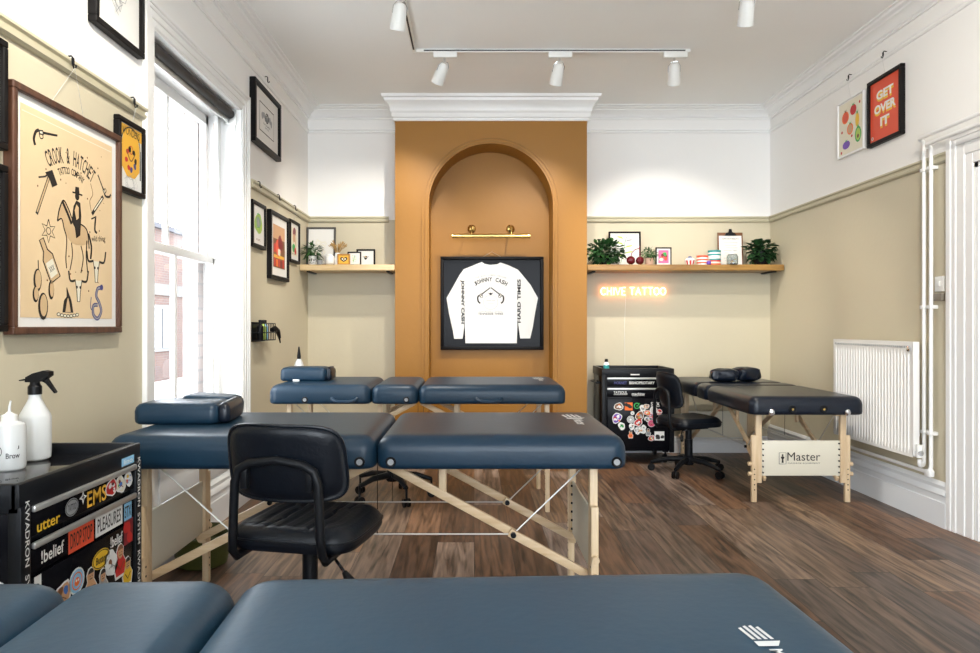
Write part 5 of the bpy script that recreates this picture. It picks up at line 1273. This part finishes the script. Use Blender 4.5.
# =================================================================== BOTTLES ON THE NEAR CART
t = thing('spray_bottle', 'translucent white spray bottle with black trigger on the near tool cart', 'spray bottle', (-1.245, 1.985, 0.7205), 0.0)
MB().lathe([(0.036, 0), (0.040, 0.004), (0.041, 0.02), (0.041, 0.118), (0.039, 0.126), (0.022, 0.158), (0.016, 0.172), (0.015, 0.186)], (0, 0, 0), M_bottle, 32).obj('bottle_body', t)
b = MB(); b.lathe([(0.018, 0.183), (0.018, 0.205), (0.013, 0.212), (0.012, 0.225)], (0, 0, 0), M_black, 20)
b.prism([(-0.022, 0.218), (0.016, 0.218), (0.030, 0.225), (0.046, 0.236), (0.046, 0.248), (0.030, 0.251), (0.0, 0.243), (-0.020, 0.232)], -0.012, 0.012, M_black)
b.obj('trigger_head', t)
MB().prism([(0.012, 0.222), (0.020, 0.222), (0.034, 0.214), (0.058, 0.186), (0.061, 0.190), (0.040, 0.222), (0.034, 0.234)][::-1], -0.006, 0.006, M_black).obj('trigger', t)
MB().tube([(-0.020, 0, 0.226), (-0.045, 0, 0.222)], 0.0035, M_black, 8, r2=0.0015).obj('nozzle', t)
t = thing('squeeze_bottle', 'white squeeze wash bottle with bent spout at the cart corner', 'bottle', (-1.225, 1.845, 0.7205), 0.0)
MB().lathe([(0.034, 0), (0.038, 0.004), (0.039, 0.015), (0.039, 0.108), (0.036, 0.118), (0.020, 0.126), (0.017, 0.130)], (0, 0, 0), M_bottle, 32).obj('bottle_body', t)
b = MB(); b.lathe([(0.019, 0.127), (0.019, 0.142), (0.010, 0.146), (0.006, 0.150)], (0, 0, 0), M_whiteplastic, 20)
b.tube([(0, 0, 0.146), (0.001, 0, 0.165), (0.004, 0, 0.180)], 0.0045, M_bottle, 8, r2=0.002); b.obj('cap', t)
b = MB(); R_ = 0.0394
def wrap(q, ang0):
    for (x, y, z) in q.v: pass
    return [(R_ * math.sin(ang0 + x / R_), -R_ * math.cos(ang0 + x / R_), z) for x, y, z in q.v]
q = MB(); q.text('Brow', 0.0, 0.040, 0.032, 0.014, M_ink, 0, .01); b.add(wrap(q, 0.80), q.f, M_ink)
q = MB(); q.text('J', 0.0, 0.060, 0.005, 0.009, M_ink, 0, .01); b.add(wrap(q, 1.1), q.f, M_ink)
q = MB(); q.ring(0, 0.052, 0.016, 0.0015, M_ink, 0); q.text('III', 0, 0.052, 0.012, 0.018, M_ink, 0); b.add(wrap(q, -0.25), q.f, M_ink)
lab(b.obj('printed_label', t), 'black printed word and round mark')

# wall mounted wire rack with bottles
t = thing('bottle_rack', 'small black wall rack fixed beside the window reveal', 'rack', (XL, 4.64, 1.0), LEFT)
b = MB()
for z in (0.0, 0.05, 0.11): b.tube([(-0.12, 0, z), (-0.12, -0.085, z), (0.12, -0.085, z), (0.12, 0, z)], 0.0035, M_black, 8)
for k in range(7): b.tube([(-0.12 + k * .04, -0.085, 0), (-0.12 + k * .04, -0.085, 0.11)], 0.0025, M_black, 6)
b.box(-0.12, 0.12, -0.085, 0, -0.003, 0.003, M_black, 0); b.obj('wire_basket', t)
MB().box(-0.13, 0.13, -0.006, 0, -0.01, 0.12, M_black, 0.002).obj('back_plate', t)
for i, (x, m, lbl) in enumerate(((-0.085, M_black, 'black bottle at the window end of the wall rack'), (-0.03, P_lime, 'yellow green bottle in the wall rack'), (0.02, P_sky, 'pale blue bottle in the wall rack'))):
    c = thing('bottle', lbl, 'bottle', (XL + 0.045, 4.64 + x, 1.0035), 0, 'bottles in the wall rack')
    MB().lathe([(0.019, 0), (0.021, 0.003), (0.021, 0.085), (0.010, 0.10), (0.009, 0.11)], (0, 0, 0), m, 18).obj('bottle_body', c); MB().lathe([(0.011, 0.108), (0.011, 0.128), (0.006, 0.130)], (0, 0, 0), M_black, 14).obj('cap', c)
t = thing('tattoo_machine', 'black tattoo machine hanging over the end of the wall rack', 'tattoo machine', (XL + 0.06, 4.80, 1.015), LEFT)
MB().tube([(-0.03, 0, 0.05), (0.0, -0.01, 0.06), (0.05, -0.015, 0.045), (0.085, -0.02, -0.005)], [0.016, 0.020, 0.018, 0.010], M_black, 14).obj('machine_body', t)
MB().tube([(0.075, -0.018, 0.01), (0.10, -0.02, -0.04)], 0.008, M_black, 10, r2=0.004).obj('grip', t)
t = thing('nozzle_bottle', 'white nozzle bottle with black tip behind the blue headrest cushion', 'bottle', (-1.165, 4.66, 0.7525))
MB().lathe([(0.030, 0), (0.032, 0.004), (0.032, 0.075), (0.022, 0.105), (0.010, 0.125)], (0, 0, 0), M_bottle, 24).obj('bottle_body', t)
MB().lathe([(0.012, 0.122), (0.013, 0.140), (0.008, 0.175), (0.005, 0.198), (0.002, 0.205)], (0, 0, 0), M_black, 16).obj('tip', t)
t = thing('pump_bottle', 'small dark pump bottle at the left corner of the far tool cart', 'bottle', (1.07, 5.66, 0.7265))
MB().lathe([(0.022, 0), (0.023, 0.003), (0.023, 0.060), (0.016, 0.072), (0.010, 0.078)], (0, 0, 0), P_white, 20).obj('bottle_body', t)
MB().lathe([(0.0236, 0.015), (0.0236, 0.050)], (0, 0, 0), P_teal, 20).obj('label_band', t); MB().lathe([(0.014, 0.076), (0.014, 0.095), (0.008, 0.10)], (0, 0, 0), M_black, 14).obj('cap', t)
# olive bin below the middle table
t = thing('storage_tub', 'olive green tub on the floor behind the middle table legs', 'tub', (-1.25, 3.22, 0))
MB().lathe([(0.09, 0.0), (0.11, 0.01), (0.135, 0.14), (0.142, 0.148), (0.130, 0.148), (0.10, 0.02), (0.0005, 0.015)], (0, 0, 0), M_olive, 32).obj('tub_body', t, ang=0.7)
MB().tube([(0.139 * math.cos(a), 0.139 * math.sin(a), 0.148) for a in [2 * PI * k / 32 for k in range(32)]], 0.006, M_olive, 8, closed=True).obj('rim', t)

# =================================================================== THINGS ON THE SHELVES
def leaf(b, base, dirv, L_, w, m, droop=0.3):
    d = Vector(dirv).normalized(); side = d.cross(Vector((0, 0, 1)))
    if side.length < 1e-3: side = Vector((1, 0, 0))
    side.normalize(); B = Vector(base); vs = []; fs = []; n = 5
    up = side.cross(d).normalized()
    for i in range(n + 1):
        s = i / n; c = B + d * (L_ * s) - Vector((0, 0, droop * L_ * s * s)); ww = w * math.sin(PI * min(1, s * .88 + .08)) ** .8
        vs += [c - side * ww / 2 + up * ww * .15, c - up * ww * .05, c + side * ww / 2 + up * ww * .15]
    for i in range(n):
        for k in (0, 1): a = 3 * i + k; fs.append([a, a + 1, a + 4, a + 3])
    b.add(vs, fs, m)
def foliage(t, rx, ry, rz_, cz, n, L_, w, m, seed, stems=8, trail=0.0, zmin=None, m2=None):
    rnd = random.Random(seed); b = MB()
    for _ in range(n):
        while True:
            p = Vector((rnd.uniform(-1, 1), rnd.uniform(-1, 1), rnd.uniform(-1, 1)))
            if 0.25 < p.length < 1: break
        c = Vector((p.x * rx, p.y * ry, cz + p.z * rz_))
        if zmin is not None: c.z = max(c.z, zmin)
        d = Vector((p.x + rnd.uniform(-.5, .5), p.y - .25 + rnd.uniform(-.5, .5), p.z * .7 + rnd.uniform(-.3, .5)))
        leaf(b, c, d, L_ * rnd.uniform(.6, 1.2), w * rnd.uniform(.7, 1.2), m2 if (m2 and rnd.random() < .3) else m, rnd.uniform(.1, .5))
    b.obj('foliage', t)
    b = MB()
    for k in range(stems):
        q = 2 * PI * k / stems; b.tube([(0.01 * math.cos(q), 0.01 * math.sin(q), cz * .4), (rx * .35 * math.cos(q), ry * .35 * math.sin(q), cz), (rx * .7 * math.cos(q), ry * .7 * math.sin(q), cz + rz_ * .5)], 0.0022, m, 5)
    b.obj('stems', t)
def pot(t, r, h, m, base=0.75):
    MB().lathe([(r * base, 0), (r * (base + .04), 0.003), (r, h * .95), (r * 1.03, h), (r * .9, h), (r * .86, h * .85), (0.0005, h * .84)], (0, 0, 0), m, 24).obj('pot', t)
# left shelf
frame('large grey framed pale drawing leaning on the left shelf', (-1.308, 6.0, SZ + 0.172), 0, 0.25, 0.335, 0.017, 0.02, mat('grey_frame', (0.07, 0.065, 0.06), 0.4), 0.0, None, M_paper, art_lines(31, P_cream, 5), tilt=-0.06)
t = thing('potted_plant', 'green leafy plant in a white face pot at the left shelf end', 'plant', (-1.345, 5.84, SZ))
pot(t, 0.038, 0.075, P_white); foliage(t, 0.065, 0.05, 0.05, 0.125, 95, 0.055, 0.020, M_leaf2, 3, zmin=0.07, m2=M_leaf)
b = MB()
for k in range(3): b.disc(-0.018 + .018 * k, 0.04 + .008 * (k % 2), .006, M_ink, -0.0385, 8)
b.stroke([(-.02, .02), (0, .014), (.02, .02)], .003, M_ink, -0.0385); lab(b.obj('face_drawing', t), 'black face drawing')
t = thing('succulent', 'small plant in a patterned pot beside the face pot', 'plant', (-1.272, 5.765, SZ))
pot(t, 0.026, 0.035, P_grey); foliage(t, 0.026, 0.022, 0.020, 0.052, 26, 0.024, 0.010, M_leaf, 8, stems=4, zmin=0.035)
t = thing('round_vase', 'round white vase on the left shelf before the grey frame', 'vase', (-1.195, 5.80, SZ))
MB().lathe([(0.022, 0), (0.036, 0.010), (0.043, 0.040), (0.038, 0.068), (0.020, 0.084), (0.014, 0.090), (0.012, 0.088), (0.017, 0.080)], (0, 0, 0), P_white, 28).obj('vase_body', t)
t = thing('dried_flower_vase', 'slim white vase with tan dried flowers on the left shelf', 'vase', (-1.142, 5.86, SZ))
MB().lathe([(0.022, 0), (0.028, 0.004), (0.030, 0.06), (0.022, 0.095), (0.018, 0.105), (0.016, 0.10)], (0, 0, 0), P_white, 24).obj('vase_body', t)
M_dry = mat('dried_grass', (0.45, 0.28, 0.10), 0.8, var=0.3, vscale=40); rnd = random.Random(4); b = MB()
for k in range(60):
    a = rnd.uniform(0, 2 * PI); r = rnd.uniform(.2, 1) ** .6; e = Vector((0.070 * r * math.cos(a), 0.04 * r * math.sin(a), 0.155 + 0.055 * rnd.random() * (1.4 - r)))
    b.tube([(0, 0, 0.09), e * .6 + Vector((0, 0, .045)), e], 0.0010, M_dry, 4)
    b.tube([e, e + Vector((e.x * .2, e.y * .2, .012))], 0.0045, M_dry, 6, r2=.0015)
b.obj('dried_flowers', t)
frame('small gold framed black heart motif on the left shelf', (-1.083, 5.83, SZ + 0.047), 0, 0.105, 0.092, 0.012, 0.014, mat('gold_frame', (0.42, 0.20, 0.03), 0.4), 0, None, P_gold, art_heart)
frame('narrow black framed botanical card, second from the right', (-1.003, 5.875, SZ + 0.058), 0, 0.115, 0.115, 0.010, 0.014, M_blackframe, 0.012, M_paper, M_paper, art_botanic)
frame('black framed print with a small insect, rightmost on the left shelf', (-0.918, 5.95, SZ + 0.073), 0, 0.160, 0.145, 0.014, 0.016, M_blackframe, 0.022, M_paper, M_paper, art_bee)
# right shelf
t = thing('potted_plant', 'bushy dark trailing plant at the left end of the right shelf', 'plant', (1.095, 5.845, SZ))
pot(t, 0.05, 0.09, M_black); foliage(t, 0.150, 0.065, 0.095, 0.112, 400, 0.044, 0.036, M_leaf, 5, stems=12, zmin=0.012, m2=M_leaf2)
frame('black framed white botanical drawing behind the bushy plant', (1.29, 6.0, SZ + 0.152), 0, 0.275, 0.30, 0.015, 0.018, M_blackframe, 0.0, None, M_paper, art_botanic, tilt=-0.05)
t = thing('cherry_ornament', 'pair of glossy dark red cherries with bent stem on the shelf', 'ornament', (1.325, 5.78, SZ))
for x, r in ((-0.03, 0.036), (0.045, 0.034)):
    MB().lathe([(0.0005, 0)] + [(r * math.sin(PI * k / 12), r - r * math.cos(PI * k / 12)) for k in range(1, 12)] + [(0.002, 2 * r - .004)], (x, 0, 0), mat('cherry_red_gloss', (0.10, 0.004, 0.008), 0.12), 24).obj('cherry', t, ang=1.5)
MB().tube([(-0.03, 0, 0.066), (-0.02, 0, 0.10), (0.005, 0, 0.125), (0.04, 0, 0.135)], 0.0035, P_dred, 8).tube([(0.045, 0, 0.064), (0.045, 0, 0.10), (0.040, 0, 0.135), (0.042, 0, 0.155)], 0.0035, P_dred, 8).obj('stem', t)
t = thing('potted_plant', 'small bright green fern in a pinkish pot on the right shelf', 'plant', (1.462, 5.84, SZ))
pot(t, 0.036, 0.060, mat('blush_ceramic', (0.62, 0.40, 0.30), 0.5), 0.85); foliage(t, 0.060, 0.045, 0.038, 0.100, 150, 0.034, 0.012, M_leaf2, 9, zmin=0.062)
frame('small black framed pink flower card on the right shelf', (1.603, 5.93, SZ + 0.080), 0, 0.135, 0.158, 0.010, 0.014, M_blackframe, 0.014, M_paper, M_paper, art_flower)
def banded(t, r, h, bands, name='jar_body'):
    n = len(bands)
    b = MB()
    for k, m in enumerate(bands):
        z0, z1 = h * k / n, h * (k + 1) / n; b.lathe([(r, z0), (r, z1)], (0, 0, 0), m, 24)
    b.obj(name, t)
t = thing('cupcake_tin', 'small red and white striped cupcake tin with a navy top', 'tin', (1.79, 5.80, SZ))
b = MB()
for k in range(16):
    a0, a1 = 2 * PI * k / 16, 2 * PI * (k + 1) / 16; m = P_red if k % 2 else P_white
    b.add([(0.030 * math.cos(a0), 0.030 * math.sin(a0), 0), (0.030 * math.cos(a1), 0.030 * math.sin(a1), 0), (0.042 * math.cos(a1), 0.042 * math.sin(a1), 0.038), (0.042 * math.cos(a0), 0.042 * math.sin(a0), 0.038)], [[0, 1, 2, 3]], m)
b.obj('striped_cup', t); MB().lathe([(0.043, 0.036), (0.042, 0.045), (0.030, 0.054), (0.019, 0.058)], (0, 0, 0), P_white, 20).obj('icing', t); MB().lathe([(0.018, 0.056), (0.018, 0.064), (0.008, 0.071)], (0, 0, 0), P_dkblue, 14).obj('navy_top', t)
t = thing('striped_jar', 'red and white striped jar on the right shelf', 'jar', (1.905, 5.84, SZ)); banded(t, 0.046, 0.075, [P_white, P_coral, P_white, P_coral, P_white, P_coral]); MB().lathe([(0.047, 0.074), (0.047, 0.080), (0.02, 0.082)], (0, 0, 0), P_coral, 20).obj('lid', t)
t = thing('purple_ornament', 'tiny purple ornament in front of the striped jars', 'ornament', (1.935, 5.77, SZ)); MB().lathe([(0.012, 0), (0.018, 0.006), (0.019, 0.022), (0.010, 0.032)], (0, 0, 0), P_purple, 16).obj('ornament_body', t); MB().lathe([(0.008, 0.031), (0.008, 0.042), (0.003, 0.045)], (0, 0, 0), P_skin, 12).obj('stopper', t)
t = thing('striped_jar', 'taller teal and white striped jar on the right shelf', 'jar', (2.005, 5.84, SZ)); banded(t, 0.052, 0.118, [P_coral, P_cream, P_red, P_teal, P_white, P_white, P_teal, P_white, P_teal]); MB().lathe([(0.053, 0.117), (0.053, 0.123), (0.02, 0.125)], (0, 0, 0), P_teal, 20).obj('lid', t)
t = thing('clipboard', 'brown clipboard with a white sheet leaning on the alcove wall', 'clipboard', (2.185, 5.955, SZ + 0.002)); t.rotation_euler = (-0.07, 0, 0)
MB().box(-0.108, 0.108, 0, 0.006, 0, 0.290, M_walnut if False else mat('brown_hardboard', (0.16, 0.065, 0.025), 0.5), 0.002).obj('board', t)
b = MB(); b.box(-0.096, 0.096, -0.0015, -0.0002, 0.006, 0.262, M_paper, 0)
b.text('APPOINTMENTS', 0, 0.235, 0.14, 0.012, M_ink, -0.002)
for k in range(9): b.rect(-0.06 + .01 * (k % 3), 0.06 - .008 * (k % 2), 0.20 - k * .022, 0.203 - k * .022, P_grey, -0.002)
b.obj('sheet', t)
b = MB(); b.prism([(-0.05, 0.262), (0.05, 0.262), (0.035, 0.285), (0.015, 0.292), (0.010, 0.318), (-0.010, 0.318), (-0.015, 0.292), (-0.035, 0.285)], -0.012, -0.002, M_blackmetal); b.obj('clip', t)
t = thing('glass_jar', 'lidded clear jar of sweets in front of the clipboard', 'jar', (2.13, 5.77, SZ))
M_jar = mat('jar_glass', (0.75, 0.80, 0.78), 0.05, trans=0.9)
MB().lathe([(0.038, 0), (0.044, 0.005), (0.045, 0.065), (0.036, 0.080), (0.034, 0.086), (0.031, 0.084), (0.033, 0.078), (0.041, 0.063), (0.040, 0.008), (0.0005, 0.006)], (0, 0, 0), M_jar, 28).obj('jar_body', t)
MB().lathe([(0.037, 0.085), (0.037, 0.095), (0.014, 0.100), (0.012, 0.110), (0.004, 0.114)], (0, 0, 0), P_white, 24).obj('lid', t)
b = MB(); rnd = random.Random(6)
for k in range(26):
    a = rnd.uniform(0, 6.28); r = rnd.uniform(0, .030); z = 0.013 + .0095 * (k // 6)
    b.box(r * math.cos(a) - .006, r * math.cos(a) + .006, r * math.sin(a) - .005, r * math.sin(a) + .005, z - .004, z + .004, rnd.choice((P_yellow, P_sky, P_orange, P_white, P_grey)), 0.0015, seg=1)
o = b.obj('sweets', t); o['kind'] = 'stuff'
t = thing('potted_plant', 'dark plant with drooping leaves in a black pot by the corner', 'plant', (2.392, 5.845, SZ))
pot(t, 0.062, 0.115, M_black, .8); foliage(t, 0.118, 0.060, 0.090, 0.115, 260, 0.052, 0.044, M_leaf, 15, stems=10, zmin=0.02)
